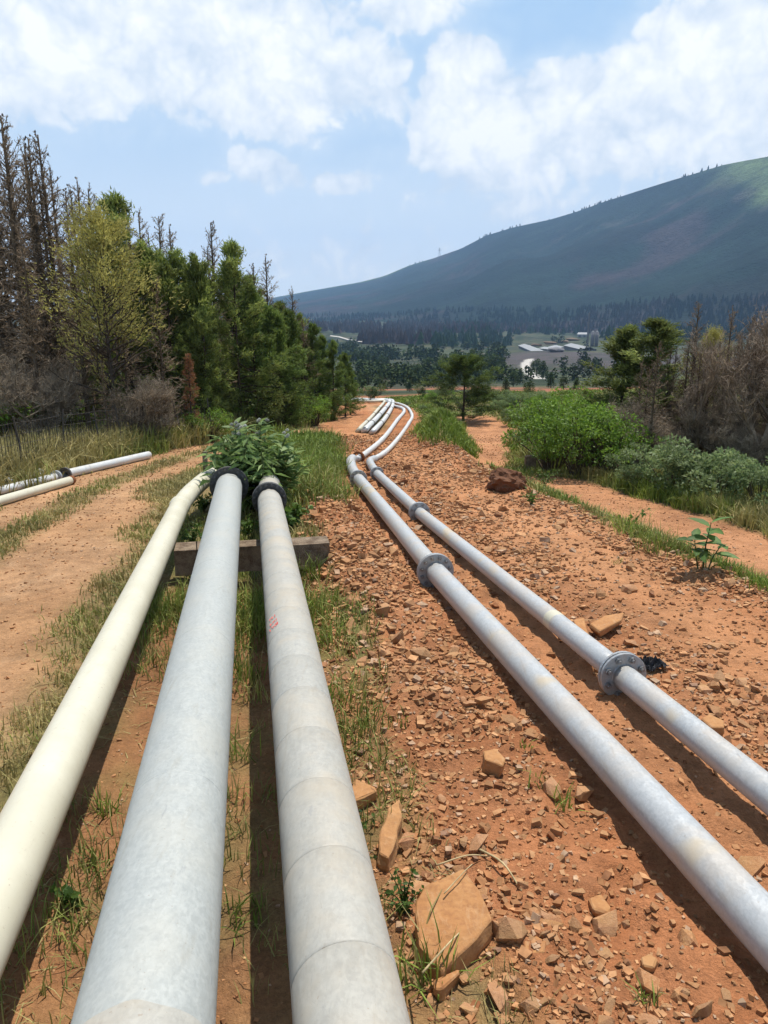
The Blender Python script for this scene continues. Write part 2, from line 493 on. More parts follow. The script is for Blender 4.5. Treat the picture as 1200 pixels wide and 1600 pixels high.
# tracks in plan
ROAD_W = np.array([xy(s, t) for s, t in [(-20, -3.2), (0, -3.2), (6, -3.15), (10, -3.2), (14, -2.9), (18, -1.9), (23, -.2), (28, 2.2), (34, 4.3), (40, 5.6), (46, 5.4)]])
ROAD_E = np.array([on_land(u, v)[:2] for u, v in [(1700, 1080), (1450, 980), (1200, 877), (1060, 823), (920, 777), (852, 754)]])
LOOP = np.array([on_land(u, v)[:2] for u, v in [(700, 722), (722, 708), (748, 695), (766, 684), (768, 674), (750, 662), (735, 655)]])
FAR_TRACK = np.array([on_land(u, v)[:2] for u, v in [(843, 592), (832, 585), (822, 577), (820, 570), (828, 561)]])

def soil(x, y):
    """0 = grown over, 1 = bare earth, and the kind of earth"""
    s, t = st(x, y)
    wob = .35 * fbm(x * .7, y * .7, 4)
    tt = t - shift(s)
    bare = sstep(.55, .85, tt + wob) * (1 - sstep(4.5, 4.8, tt + .5 * wob)) * (1 - sstep(44, 56, s))
    # grass tongue between the big pipes and the thin ones beyond the bush
    tongue = np.exp(-((t - (1.0 + .10 * (s - 12))) / .45) ** 2) * sstep(10.5, 12.5, s) * (1 - sstep(21, 24, s))
    tongue = np.maximum(tongue, sstep(17.5, 20, s) * (1 - sstep(.9 + .1 * (s - 18), 1.7 + .1 * (s - 18), t)) * (1 - sstep(40, 44, s)))
    tongue = np.maximum(tongue, .8 * np.exp(-((tt - 3.0) / .3) ** 2) * sstep(23, 26, s) * (1 - sstep(38, 41, s)))
    bare = bare * (1 - np.clip(tongue * 1.3, 0, 1))
    hump = np.exp(-((s - 20.8) / 3.4) ** 2 - ((t - 5.35 - .12 * (s - 20.8)) / .78) ** 2)
    bare = bare * (1 - sstep(.3, .5, hump))
    dw = polydist(x, y, ROAD_W)
    nar = .35 * sstep(9, 13, s)
    rw = 1 - sstep(1.25 - nar, 2.0 - nar * 1.4, dw + wob * 1.6)
    rut = .38 + .62 * sstep(.12, .45, np.abs(dw) + .2 * wob)
    rw = rw * np.where(s > 8, rut, 1.0)
    re = 1 - sstep(.68, .98, polydist(x, y, ROAD_E) + .5 * wob)
    lp = 1 - sstep(.85, 1.2, polydist(x, y, LOOP) + .4 * wob)
    corridor = (sstep(-1.4, -1.0, t) * (1 - sstep(.5, .8, t))) * (1 - sstep(7.5, 8.2, s)) * (.85 + .9 * fbm(x * 2.2, y * 2.2, 3))
    far_red = sstep(46, 52, s) * (1 - sstep(110, 175, s)) * sstep(-.22, .08, fbm(x / 16, y / 16, 3)) * (1 - sstep(36, 60, np.abs(t - 16)))
    keep_ = 1 - sstep(.35, .5, hump)
    lp = lp * keep_; re = re * keep_
    b = np.maximum.reduce([bare, rw, re, lp, corridor, far_red])
    return np.clip(b, 0, 1), rw, np.maximum(re, lp), bare, far_red

def rough_of(x, y):
    s, t = st(x, y)
    b, rw, re, bare, fr = soil(x, y)
    near = 1 - sstep(40, 70, s)
    lane = np.exp(-((t - 3.6) / .7) ** 2) * .5
    amp = (.042 * bare * (1 - lane) + .012 * np.maximum(rw, re) + .03 * (1 - b)) * near
    ridge = .5 - np.abs(fbm(x * 3.1, y * 3.1, 3))
    return amp * (1.1 * fbm(x * 1.6, y * 1.6, 4) + .7 * fbm(x * 6.5, y * 6.5, 3) * (1 + .8 * bare)) + .02 * bare * near * (ridge - .35)
def height(x, y): return land(x, y) + rough_of(x, y)
def drop(x, y): return np.array([x, y, float(height(np.array(x), np.array(y)))])

# ground sheet: rows grow with distance
rows = np.concatenate([np.arange(-9, .9, .6), np.geomspace(1.0, 6000, 800)])
uu = np.linspace(-1, 1, 361)
prof_u = .42 * uu + .58 * uu ** 3
Y = np.repeat(rows[:, None], len(uu), 1)
Wd = 9 + 1.15 * np.abs(rows)
X = Wd[:, None] * prof_u[None, :] + .12 * np.clip(rows, 0, 40)[:, None] * 0
Z = height(X, Y)
S_, T_ = st(X, Y)
b, rw, re, bare, fr = soil(X, Y)
def lerp(a, c, k): return a + (c - a) * np.asarray(k)[..., None]
G1 = fbm(X * .35, Y * .35, 4); G2 = fbm(X * 2.5, Y * 2.5, 3)
grassc = lerp(np.array([.20, .155, .065]), np.array([.115, .125, .038]), sstep(-.25, .3, G1))
grassc = lerp(grassc, np.array([.25, .165, .075]), .55 * sstep(-.05, .35, G2))
redc = lerp(np.array([.365, .152, .066]), np.array([.45, .214, .102]), sstep(-.3, .35, G1 + .4 * G2))
redc = lerp(redc, np.array([.30, .112, .044]), .6 * sstep(.05, .4, G2))
# the trampled lanes are paler than the fresh cut
lane = np.exp(-((T_ - 3.6) / .7) ** 2) + .8 * np.exp(-((T_ - 2.3) / .35) ** 2)
redc = lerp(redc, np.array([.475, .236, .110]), .6 * np.clip(lane, 0, 1))
roadc = lerp(np.array([.39, .215, .105]), np.array([.46, .265, .138]), sstep(-.3, .3, G1))
eastc = np.array([.43, .205, .098])
col = redc * bare[..., None] + roadc * (rw * (1 - bare))[..., None]
wsum = bare + rw * (1 - bare)
rest = np.clip(1 - wsum, 0, 1)
ec = lerp(grassc * 0 + np.array([.28, .135, .060]), eastc * np.ones_like(grassc), re)
col = col / np.maximum(wsum, 1e-6)[..., None] * (wsum > .02)[..., None] + ec * (wsum <= .02)[..., None]
farw = sstep(44, 60, S_)
G3 = fbm(X / 40, Y / 40, 4); G4 = fbm(X / 9, Y / 9, 3)
farc = lerp(np.array([.024, .036, .018]), np.array([.060, .072, .034]), sstep(-.3, .35, G3 + .5 * G4))
farc = lerp(farc, np.array([.10, .085, .055]), .7 * sstep(.05, .4, G4))
plant = np.array(on_land(880, 560)[:2])
dpl = np.hypot((X - plant[0] - 40) / 130.0, (Y - plant[1] - 10) / 135.0)
farc = lerp(farc, np.array([.075, .062, .062]), (1 - sstep(.45, 1.05, dpl + .7 * G3)) * (.55 + .45 * sstep(-.3, .2, G4)))
trk = 1 - sstep(1.7, 2.8, polydist(X, Y, FAR_TRACK))
farc = lerp(farc, np.array([.46, .43, .38]), trk)
under = lerp(grassc, farc, farw)
col = lerp(under, col, b)
col = lerp(col, np.array([.27, .105, .058]), fr * farw)
R_, Q_ = X.shape
idx = np.arange(R_ * Q_).reshape(R_, Q_)
quads = np.stack([idx[:-1, :-1], idx[:-1, 1:], idx[1:, 1:], idx[1:, :-1]], -1).reshape(-1, 4)
g = MB(); g.add(np.stack([X, Y, Z], -1), quads, col.reshape(-1, 3))
tag(g.build('ground', M['ground'], smooth=True), 'red earth track and grassy ground running down to the valley', kind='structure')

# ------------------------------------------------------------------ mountain across the valley
crest_px = [(-400, 520), (0, 500), (300, 482), (420, 466), (480, 455), (560, 441), (600, 431), (640, 414), (680, 402), (720, 388), (760, 367), (800, 355), (860, 342), (900, 330), (950, 312),
            (1000, 296), (1050, 280), (1100, 265), (1130, 256), (1160, 250), (1200, 243), (1300, 215), (1500, 180), (1900, 160), (2500, 200)]
cu = np.array([p[0] for p in crest_px], float); cv = np.array([p[1] for p in crest_px], float)
NU, NVv = 420, 90
U = np.linspace(-400, 2500, NU)
CV = np.interp(U, cu, cv)
dist_crest = np.interp(U, [-400, 300, 480, 800, 1200, 1600, 2500], [5200, 4900, 4600, 3300, 2350, 1900, 1500])
dist_base = np.interp(U, [-400, 300, 480, 800, 1200, 1600, 2500], [2300, 2100, 1900, 1350, 1080, 900, 700])
MV, MC = [], []
crest3 = []
for i, u in enumerate(U):
    d = ray(u, CV[i]); d = d / d[1]
    az_ = math.atan2(d[0], 1.0)
    top = d * (dist_crest[i] * math.cos(az_))
    crest3.append(top)
crest3 = np.array(crest3)
kk = np.linspace(-.04, 1.35, NVv)
for j, k in enumerate(kk):
    bx = crest3[:, 0] * (dist_base / dist_crest); by = crest3[:, 1] * (dist_base / dist_crest)
    x = bx + (crest3[:, 0] - bx) * k; y = by + (crest3[:, 1] - by) * k
    kc = min(k, 1)
    e = kc ** 1.25 if k > 0 else k
    z = -40 + (crest3[:, 2] + 40) * e - max(k - 1, 0) * 420
    edge = max(0.0, min(1, (1 - abs(k - .5) * 2)))
    rid = (.5 - np.abs(fbm(x / 420.0 + 5, y / 420.0, 3)) * 1.6)
    z = z + edge * (crest3[:, 2] + 40) * .13 * rid + edge * 10 * fbm(x / 110.0, y / 110.0, 3)
    MV.append(np.stack([x, y, z], -1))
MV = np.array(MV)                                       # (NV, NU, 3)
KX = MV[..., 0]; KY = MV[..., 1]
n1 = fbm(KX / 300, KY / 300, 4); n2 = fbm(KX / 60, KY / 60, 3)
kk2 = kk[:, None] * np.ones((1, NU)); U2 = np.ones((NVv, 1)) * U[None, :]
forest = np.array([.011, .024, .017]); burnt = np.array([.050, .032, .034]); grassm = np.array([.105, .145, .058])  # forest tone darker than real woods: cloud shade put into the colour
mc = lerp(forest * np.ones((NVv, NU, 3)), burnt, sstep(-.05, .35, n1 + .35 * n2 - .35 * (kk2 - .5)) * .72)
mc = lerp(mc, np.array([.006, .015, .011]), .8 * sstep(.02, .3, fbm(KX / 210 + 7, KY / 160, 4)))
meadow = sstep(.80, .95, kk2 + .25 * n1) * sstep(1060, 1180, U2) + sstep(1.0, .0, np.hypot((U2 - 1215) / 62, (kk2 - .78) / .16)) * 1.4 + .75 * sstep(.93, 1.0, kk2 + .1 * n1) * (1 - sstep(620, 700, U2))
mc = lerp(mc, grassm, np.clip(meadow, 0, 1))
mc = lerp(mc, np.array([.12, .10, .09]), .35 * sstep(.24, .4, n2) * sstep(.14, .0, np.abs(kk2 - .74 - .1 * n1)) * sstep(780, 950, U2))
idx = np.arange(NVv * NU).reshape(NVv, NU)
quads = np.stack([idx[:-1, :-1], idx[:-1, 1:], idx[1:, 1:], idx[1:, :-1]], -1).reshape(-1, 4)
mm = MB(); mm.add(MV.reshape(-1, 3), quads, mc.reshape(-1, 3))
tag(mm.build('mountain', M['mountain'], smooth=True), 'long wooded mountain slope across the valley', kind='structure')
FOREST_OK = (np.clip(meadow, 0, 1) < .35)

# ------------------------------------------------------------------ pipelines
def pt(s, t, h):
    """point at distance s along and t across the big pipes, h below the eye line of that slope"""
    x, y = xy(s, t)
    return np.array([x, y, -h - .0707 * s])

def frame(d):
    d = nrm(d); a = np.cross(d, (0, 0, 1.0)); a = nrm(a); return d, a, np.cross(a, d)

def ring(mb, P, d, r0, r1, w, n=32):
    """flat annular disc of inner radius r0, outer r1 and width w, axis d, with chamfered rim"""
    d, a, b = frame(d); th = np.arange(n) * 2 * math.pi / n
    c = np.cos(th)[:, None] * a + np.sin(th)[:, None] * b
    ch = .12 * w
    prof = [(r0, -w / 2), (r1 - ch, -w / 2), (r1, -w / 2 + ch), (r1, w / 2 - ch), (r1 - ch, w / 2), (r0, w / 2)]
    V = np.concatenate([P + c * r + d * q for r, q in prof]); m = len(prof)
    Q = []
    for k in range(m):
        k2 = (k + 1) % m
        for j in range(n):
            Q.append([k * n + j, k * n + (j + 1) % n, k2 * n + (j + 1) % n, k2 * n + j])
    mb.add(V, np.array(Q))

def bolt_mesh(name, mat, r, L):
    """hexagonal head, washer and protruding thread along +-X"""
    mb = MB()
    th = np.arange(6) * math.pi / 3
    def prism(x0, x1, rr, n=6):
        t = np.arange(n) * 2 * math.pi / n
        a = np.stack([np.full(n, x0), rr * np.cos(t), rr * np.sin(t)], 1); q = a.copy(); q[:, 0] = x1
        j = np.arange(n); k = (j + 1) % n
        mb.add(np.concatenate([a, q]), [np.stack([j, k, k + n, j + n], 1), np.array([list(range(n))[::-1], list(range(n, 2 * n))])])
    prism(-L / 2, -L / 2 + r * .9, r); prism(L / 2 - r * .9, L / 2, r)
    prism(-L / 2 - r * .8, L / 2 + r * .8, r * .55)
    return mb.mesh(name, mat, False)

def flange(parent, P, d, rp, rf, mat, bmat, nb=12, w=.022, gap=.01, br=.011, label=None, start=0.0):
    """two bolted flange plates with a gasket line; each bolt a sub-part"""
    d, a, b = frame(d); P = np.asarray(P, float)
    mb = MB()
    ring(mb, P - d * (w + gap) / 2, d, rp * .98, rf, w); ring(mb, P + d * (w + gap) / 2, d, rp * .98, rf, w)
    ring(mb, P, d, rp * .98, rf * .93, gap * 1.02)
    # weld necks
    for sgn in (-1, 1):
        V, Q = tube([P + d * sgn * (w + gap / 2 - .002), P + d * sgn * (w + gap / 2 + rp * .10)], [rp * 1.09, rp * 1.005], 32, False); mb.add(V, Q)
    f = mb.build('flange', mat, parent, smooth=False)
    if label: f['label'] = label
    if nb:
        me = bolt_mesh('bolt', bmat, br, 2 * w + gap + 2 * br)
        rb = (rp * 1.06 + rf) / 2
        rot = np.array([d, a, b]).T
        from mathutils import Matrix
        q = Matrix(rot.tolist()).to_quaternion()
        for k in range(nb):
            ang = start + 2 * math.pi * (k + .5) / nb
            o = link('bolt', me, f)
            o.location = P + (math.cos(ang) * a + math.sin(ang) * b) * rb
            o.rotation_mode = 'QUATERNION'; o.rotation_quaternion = q
    return f

def pipe_body(parent, P, r, mat, n=36, name='pipe_run'):
    mb = MB(); V, Q = tube(P, r, n, True); mb.add(V, Q)
    me = mb.mesh(name, mat, True)
    return link(name, me, parent)

def straight(a, b, n=14): return np.linspace(a, b, n)

H_C, R_C, T_C = 1.669, .18, -.3386
H_B, R_B, T_B = 1.69, .15, .187
H_K, R_K, T_K = 1.767, .118, -.919

# --- the bare galvanised pipe in the middle
pc = thing('pipeline', (0, 0, 0), 'thick light grey galvanised pipe, middle one of the three resting on the concrete beam', 'pipe', 'big pipes on the concrete beam')
pipe_body(pc, straight(pt(-1.6, T_C, H_C), pt(10.7, T_C, H_C), 40), R_C, M['centre_pipe'], 48)
dC = pt(1, T_C, H_C) - pt(0, T_C, H_C)
for k in range(5):
    s = 2.6 + k * 1.6
    mb = MB(); V, Q = tube([pt(s - .006, T_C, H_C), pt(s - .003, T_C, H_C), pt(s + .003, T_C, H_C), pt(s + .006, T_C, H_C)], [R_C * .995, R_C + .0011, R_C + .0011, R_C * .995], 48, False); mb.add(V, Q)
    mb.build('weld_seam', M['centre_pipe'], pc, True)
# collar sleeve by the viewer's feet, with a scalloped lip
mb = MB()
th = np.arange(64) * 2 * math.pi / 64
d_, a_, b_ = frame(dC)
S0 = 1.515
rows_ = []
for rr, off, lip in ((R_C * 1.0, .012, 1), (R_C + .007, 0, 1), (R_C + .008, -.05, 0), (R_C + .008, -1.0, 0)):
    P0 = pt(S0, T_C, H_C) + d_ * off
    wav = lip * (.016 * np.exp(-((th - math.pi / 2) / .25) ** 2) + .006 * np.sin(3 * th + .6))
    rows_.append(P0 + (np.cos(th)[:, None] * a_ + np.sin(th)[:, None] * b_) * rr + d_ * wav[:, None])
V = np.concatenate(rows_); Q = []
for k in range(3):
    for j in range(64): Q.append([k * 64 + j, (k * 64 + (j + 1) % 64), (k + 1) * 64 + (j + 1) % 64, (k + 1) * 64 + j])
mb.add(V, np.array(Q)); c_ = mb.build('collar_sleeve', M['banded_pipe'], pc, True); c_['label'] = 'beige collar sleeve round the end of the pipe'
flange(pc, pt(10.7, T_C, H_C), dC, R_C, R_C * 1.5, M['dark_flange'], M['dark_bolt'], 16, .04, .012, .02)
pipe_body(pc, catmull([pt(10.65, T_C, H_C), pt(12.0, T_C + .05, H_C + .12), pt(13.4, T_C + .2, H_C + .5), pt(15, .2, H_C + .9), pt(17, .5, H_C + 1.0)], 8), R_C, M['centre_pipe'], 24)

# --- the pipe clad in short sleeves
pb = thing('pipeline', (0, 0, 0), 'dusty grey pipe wrapped in short overlapping sleeves, resting on the concrete beam by the rubble', 'pipe', 'big pipes on the concrete beam')
pipe_body(pb, straight(pt(-1.6, T_B, H_B), pt(9.5, T_B, H_B), 30), R_B - .006, M['banded_pipe'], 40)
band_me = None
s = -1.285
while s < 9.1:
    L = .425
    mb = MB()
    P = [pt(q, T_B, H_B) - pt(s, T_B, H_B) for q in (s + .0015, s + .003, s + .014, s + L * .5, s + L - .002, s + L - .001)]
    V, Q = tube(P, [R_B - .0035, R_B - .0016, R_B - .0002, R_B, R_B - .0004, R_B - .0035], 44, False)
    if band_me is None: mb.add(V, Q); band_me = mb.mesh('sleeve', M['banded_pipe'], True)
    o = link('sleeve', band_me, pb); o.location = pt(s, T_B, H_B)
    s += L
dB = dC
flange(pb, pt(9.56, T_B, H_B), dB, R_B, R_B * 1.46, M['dark_flange'], M['dark_bolt'], 16, .04, .012, .02)
pipe_body(pb, catmull([pt(9.54, T_B, H_B), pt(11.2, T_B + .05, H_B + .06), pt(12.8, T_B + .2, H_B + .4), pt(14.5, .65, H_B + .85), pt(16.5, .9, H_B + 1.0)], 8), R_B, M['banded_pipe'], 24)
# hand-written red marks: three short lines of strokes
mb = MB()
d_, a_, b_ = frame(dB)
def on_pipe(s, ang, lift=.0032): return pt(s, T_B, H_B) + (math.cos(ang) * a_ + math.sin(ang) * b_) * (R_B + lift)
def stroke(pts, w):
    for (s0, g0), (s1, g1) in zip(pts[:-1], pts[1:]):
        n_ = 3
        for k in range(n_):
            p = on_pipe(s0 + (s1 - s0) * k / n_, g0 + (g1 - g0) * k / n_); q = on_pipe(s0 + (s1 - s0) * (k + 1) / n_, g0 + (g1 - g0) * (k + 1) / n_)
            side = nrm(np.cross(q - p, b_)) * w
            mb.add([p - side, p + side, q + side, q - side], np.array([[0, 1, 2, 3]]))
rr = random.Random(5)
for line, n_ch in ((0, 4), (1, 5), (2, 6)):
    s_l = 4.57 - line * .085
    g0 = 2.50 + .03 * line
    for c_i in range(n_ch):
        g_c = g0 - c_i * .085
        pts_ = [(s_l + rr.uniform(-.03, .03), g_c + rr.uniform(-.03, .03)) for _ in range(rr.choice((3, 4)))]
        stroke(pts_, .0022)
mk = mb.build('red_marks', M['red_ink'], pb); mk['label'] = 'three short lines of red hand-written marks'; mk['kind'] = 'stuff'

# --- the cream pipe
pk = thing('pipeline', (0, 0, 0), 'slender cream painted pipe next to the grassy dirt road', 'pipe', 'big pipes on the concrete beam')
pipe_body(pk, straight(pt(-1.6, T_K, H_K), pt(9.8, T_K - .02, H_K), 30), R_K, M['cream'], 40)
mb = MB(); V, Q = tube([pt(9.70, T_K - .02, H_K), pt(9.73, T_K - .02, H_K), pt(9.84, T_K - .02, H_K), pt(9.87, T_K - .015, H_K)], [R_K, R_K + .012, R_K + .012, R_K], 36, False); mb.add(V, Q)
mb.build('coupling', M['cream'], pk, True)
pipe_body(pk, catmull([pt(9.78, T_K - .02, H_K), pt(10.8, T_K + .08, H_K - .04), pt(12.2, -.6, H_K - .06), pt(13.2, -.25, H_K + .1), pt(14.6, .1, H_K + .6), pt(16.5, .3, H_K + 1.0)], 8), R_K, M['cream'], 28)

# --- concrete beam under the three pipes
sb = thing('concrete_beam', pt(7.85, -.04, 1.99), 'weathered concrete beam lying across under the three big pipes', 'beam', rz=math.atan2(-DX, DY))
bm = bmesh.new(); bmesh.ops.create_cube(bm, size=1.0)
for v in bm.verts: v.co = Vector((v.co.x * 1.60, v.co.y * .25, v.co.z * .27))
bmesh.ops.subdivide_edges(bm, edges=bm.edges[:], cuts=5, use_grid_fill=True)
for v in bm.verts:
    v.co += Vector((float(vnoise(v.co.x * 7, v.co.z * 9 + v.co.y * 5)), float(vnoise(v.co.x * 9 + 4, v.co.z * 7)), float(vnoise(v.co.x * 6, v.co.y * 8 + 9)))) * .022
me = bpy.data.meshes.new('beam_body'); bm.to_mesh(me); bm.free(); me.materials.append(M['concrete'])
link('beam_body', me, sb)
wire = MB(); V, Q = tube([(-.56, -.15, .23), (-.565, -.155, .0), (-.57, -.16, -.2)], .006, 5); wire.add(V, Q); wire.build('wire_tie', M['wire'], sb)

# --- the two thinner pipes lying on the rubble
def ground_line(px, r, lift=0.0):
    out = []
    for u, v, *q in px:
        l = r + (q[0] if q else 0) + lift
        p = on_land(u, v, l); out.append(p)
    return np.array(out)
R1, R2 = .10, .082
p1 = thing('surface_pipe', (0, 0, 0), 'bluish grey steel pipe lying on rubble, the thicker of the two', 'pipe', 'thin pipes on the red earth')
q1 = ground_line([(1200, 1455, .05), (680, 893, .04), (560, 748, .02), (548, 721, .02), (553, 716, .01)], R1)
q1 = np.vstack([q1[0] + (q1[0] - q1[1]) * .6, q1])
k0, k1, k2 = q1[0], q1[2], q1[3]
pipe_body(p1, straight(k0, k1, 30), R1, M['thin_pipe'], 36)
pipe_body(p1, straight(k1, k2, 16), R1, M['thin_pipe'], 36)
elb = catmull([k2, .5 * (k2 + q1[4]) + np.array([-.03, 0, 0]), q1[4], .5 * (q1[4] + q1[5]) + np.array([0, .12, 0])], 6)
pipe_body(p1, elb, R1, M['thin_pipe'], 24, 'elbow')
d1 = k1 - k0
flange(p1, k1, d1, R1, R1 * 1.85, M['flange'], M['bolt'], 12, .022, .008, .019, 'grey bolted flange joining two pipe lengths')
flange(p1, k2, k2 - k1, R1, R1 * 1.6, M['flange'], M['bolt'], 12, .022, .008, .019)
far1 = ground_line([(557, 717), (568, 711), (600, 684), (621, 656), (631, 644), (629, 638), (615, 634)], R1 * .68)
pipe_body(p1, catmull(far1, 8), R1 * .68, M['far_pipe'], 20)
flange(p1, far1[0] + (far1[1] - far1[0]) * .25, far1[1] - far1[0], R1, R1 * 1.5, M['rust'], M['rust'], 8, .03, .01, .014, 'rusty flange by the elbow')
p2 = thing('surface_pipe', (0, 0, 0), 'bluish grey steel pipe lying on rubble, the thinner of the two', 'pipe', 'thin pipes on the red earth')
q2 = ground_line([(1200, 1240, .08), (972, 1055, .06), (655, 801, .03), (589, 740, .02), (578, 722, .01), (585, 717, .0)], R2)
k0 = q2[0] + (q2[0] - q2[1]) * 1.6
pipe_body(p2, straight(k0, q2[1], 20), R2, M['thin_pipe'], 32)
pipe_body(p2, straight(q2[1], q2[2], 24), R2, M['thin_pipe'], 32)
pipe_body(p2, straight(q2[2], q2[3], 12), R2, M['thin_pipe'], 28)
pipe_body(p2, catmull(q2[3:], 6), R2, M['thin_pipe'], 24, 'elbow')
flange(p2, q2[1], q2[1] - k0, R2, R2 * 1.95, M['flange'], M['bolt'], 8, .022, .012, .021, 'grey bolted flange beside the black rag')
flange(p2, q2[2], q2[2] - q2[1], R2, R2 * 1.85, M['flange'], M['bolt'], 8, .02, .01, .018)
flange(p2, q2[3], q2[3] - q2[2], R2, R2 * 1.6, M['flange'], M['bolt'], 8, .02, .01, .018)
far2 = ground_line([(585, 717), (604, 705), (624, 683), (639, 661), (644, 650), (638, 638), (627, 632), (613, 629), (600, 627.5)], R2 * .74)
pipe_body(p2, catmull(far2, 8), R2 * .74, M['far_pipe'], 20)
# a pale paint band
dd_ = nrm(q2[2] - q2[1]); pband = q2[1] + dd_ * 1.05
mb = MB(); V, Q = tube([pband, pband + dd_ * .01, pband + dd_ * .11, pband + dd_ * .12], [R2, R2 + .0015, R2 + .0015, R2], 32, False); mb.add(V, Q)
mb.build('paint_band', M['cream'], p2, True)
# couplings on the far run
for run, rr_, pp in ((catmull(far1, 8), R1 * .68, p1), (catmull(far2, 8), R2 * .74, p2)):
    for k in range(6, len(run) - 4, 9):
        mb = MB(); d = nrm(run[k + 1] - run[k])
        V, Q = tube([run[k] - d * .06, run[k] - d * .05, run[k] + d * .05, run[k] + d * .06], [rr_, rr_ * 1.2, rr_ * 1.2, rr_], 18, False); mb.add(V, Q)
        mb.build('coupling', M['far_pipe'], pp, True)

# --- the big pipes where they come out again beyond the bush
names = ['far run of the cream pipe beyond the bush, nearest the tree line', 'far run of the thick grey pipe beyond the bush, between two others', 'far run of the sleeved pipe beyond the bush, beside the thin pipes']
far_px = [[(554, 680, -.5), (561, 671), (580, 652), (592, 638), (600, 629), (598, 626.5), (575, 627), (520, 625)],
          [(563, 680, -.6), (571, 671), (590, 652), (602, 638), (608, 630), (606, 625.8), (580, 625.6), (520, 623.4)],
          [(575, 682, -.6), (583, 674), (600, 656), (610, 641), (614, 631), (611, 625.2), (585, 624.4), (520, 622)]]
far_r = [.07, .095, .082]
for k in range(3):
    t_ = thing('pipeline', (0, 0, 0), names[k], 'pipe', 'far runs of the big pipes')
    P = catmull(ground_line(far_px[k], far_r[k], .03), 10)
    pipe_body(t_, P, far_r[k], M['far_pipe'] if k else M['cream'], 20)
    L = np.concatenate([[0], np.cumsum(np.linalg.norm(np.diff(P, axis=0), axis=1))])
    q = 1.5 + k * .7
    while q < L[-1]:
        i = int(np.searchsorted(L, q)); i = min(max(i, 1), len(P) - 2); d = nrm(P[i + 1] - P[i - 1])
        mb = MB(); V, Q = tube([P[i] - d * .07, P[i] - d * .06, P[i] + d * .06, P[i] + d * .07], [far_r[k], far_r[k] * 1.14, far_r[k] * 1.14, far_r[k]], 18, False); mb.add(V, Q)
        mb.build('coupling', M['dark_flange'], t_, True)
        q += 4.4

# --- spare pipes lying by the fence
def spare(px, r, label, mat, ends=True, open_end=False):
    P = ground_line(px, r)
    o = thing('spare_pipe', P[-1] - np.array([0, 0, r]), label, 'pipe', 'spare pipes by the fence')
    off = P[-1] - np.array([0, 0, r])
    P = P - off
    d = nrm(P[-1] - P[0])
    mb = MB(); V, Q = tube(np.vstack([straight(P[0], P[-1], 8)]), r, 28, not open_end); mb.add(V, Q)
    if open_end:
        V, Q = tube(straight(P[0], P[-1], 8), r * .86, 28, False); mb.add(V, [Q[0][:, ::-1]])
        mb2 = MB(); ring(mb2, P[-1] if open_end == 'far' else P[0], d, r * .86, r * 1.55, .05, 28); mb2.build('flange', M['dark_flange'], o)
    mb.build('pipe_run', mat, o, True)
    return o, P, d
o1, P1, dd1 = spare([(-160, 830), (112, 750)], .080, 'cream spare pipe with rusty end, lowest of the pile by the fence', M['cream'])
mb = MB(); V, Q = tube([P1[-1] - dd1 * .08, P1[-1] + dd1 * .015], .083, 26, True); mb.add(V, Q); e_ = mb.build('pipe_end', M['rust'], o1, True); e_['label'] = 'rusty pipe end'
o2, P2, dd2 = spare([(-160, 806), (88, 745)], .075, 'pale galvanised spare pipe in the middle of the pile by the fence', M['far_pipe'])
mb = MB(); ring(mb, P2[-1], dd2, .06, .125, .05, 26); mb.build('flange', M['flange'], o2)
o3, P3, dd3 = spare([(-160, 788), (62, 742)], .075, 'pale spare pipe at the back of the pile against the fence grass', M['far_pipe'])
mb = MB(); ring(mb, P3[-1], dd3, .06, .125, .05, 26); mb.build('flange', M['flange'], o3)
spare([(102, 741), (232, 711)], .09, 'single spare pipe with dark open flange lying in roadside grass', M['far_pipe'], open_end='near')

# --- short posts
ps = on_land(322, 742); o = thing('marker_post', ps, 'short grey square post standing beside the cream pipe', 'post')
mb = MB(); V, Q = box(0, 0, .16, .085, .085, .62); mb.add(V, Q); V, Q = box(0, 0, .475, .07, .07, .012); mb.add(V, Q); mb.build('shaft', M['concrete'], o)
ps = on_land(828, 731); o = thing('marker_block', ps, 'small pale concrete marker block at the foot of the bright green bush', 'marker')
mb = MB(); V, Q = box(0, 0, .12, .24, .2, .3); mb.add(V, Q); V, Q = box(0, 0, .28, .19, .16, .03); mb.add(V, Q); mb.build('block', M['concrete'], o)

# ------------------------------------------------------------------ stones
def hull_mesh(name, seed, flat=.6, n=14, mat=None, size=1.0, boxy=.55):
    r = np.random.default_rng(seed)
    P = r.normal(size=(n, 3)); P = nrm(P)
    P = np.sign(P) * np.abs(P) ** boxy
    P *= np.array([1.0, r.uniform(.6, .95), flat]) * r.uniform(.75, 1.1, (n, 1)) * .5 * size
    sh = r.uniform(-.35, .35, 2); P[:, 0] += sh[0] * P[:, 2]; P[:, 1] += sh[1] * P[:, 2]
    bm = bmesh.new()
    for p in P: bm.verts.new(p)
    res = bmesh.ops.convex_hull(bm, input=bm.verts[:])
    dead = [g for g in res['geom_interior'] if isinstance(g, bmesh.types.BMVert)]
    if dead: bmesh.ops.delete(bm, geom=dead, context='VERTS')
    zmin = min(v.co.z for v in bm.verts)
    for v in bm.verts: v.co.z -= zmin
    me = bpy.data.meshes.new(name); bm.to_mesh(me); bm.free()
    k = r.uniform(.82, 1.18)
    at = me.color_attributes.new('Col', 'FLOAT_COLOR', 'POINT')
    for q in at.data: q.color = (k, k * r.uniform(.96, 1.05), k * r.uniform(.94, 1.1), 1)
    me.materials.append(mat or M['stone'])
    return me

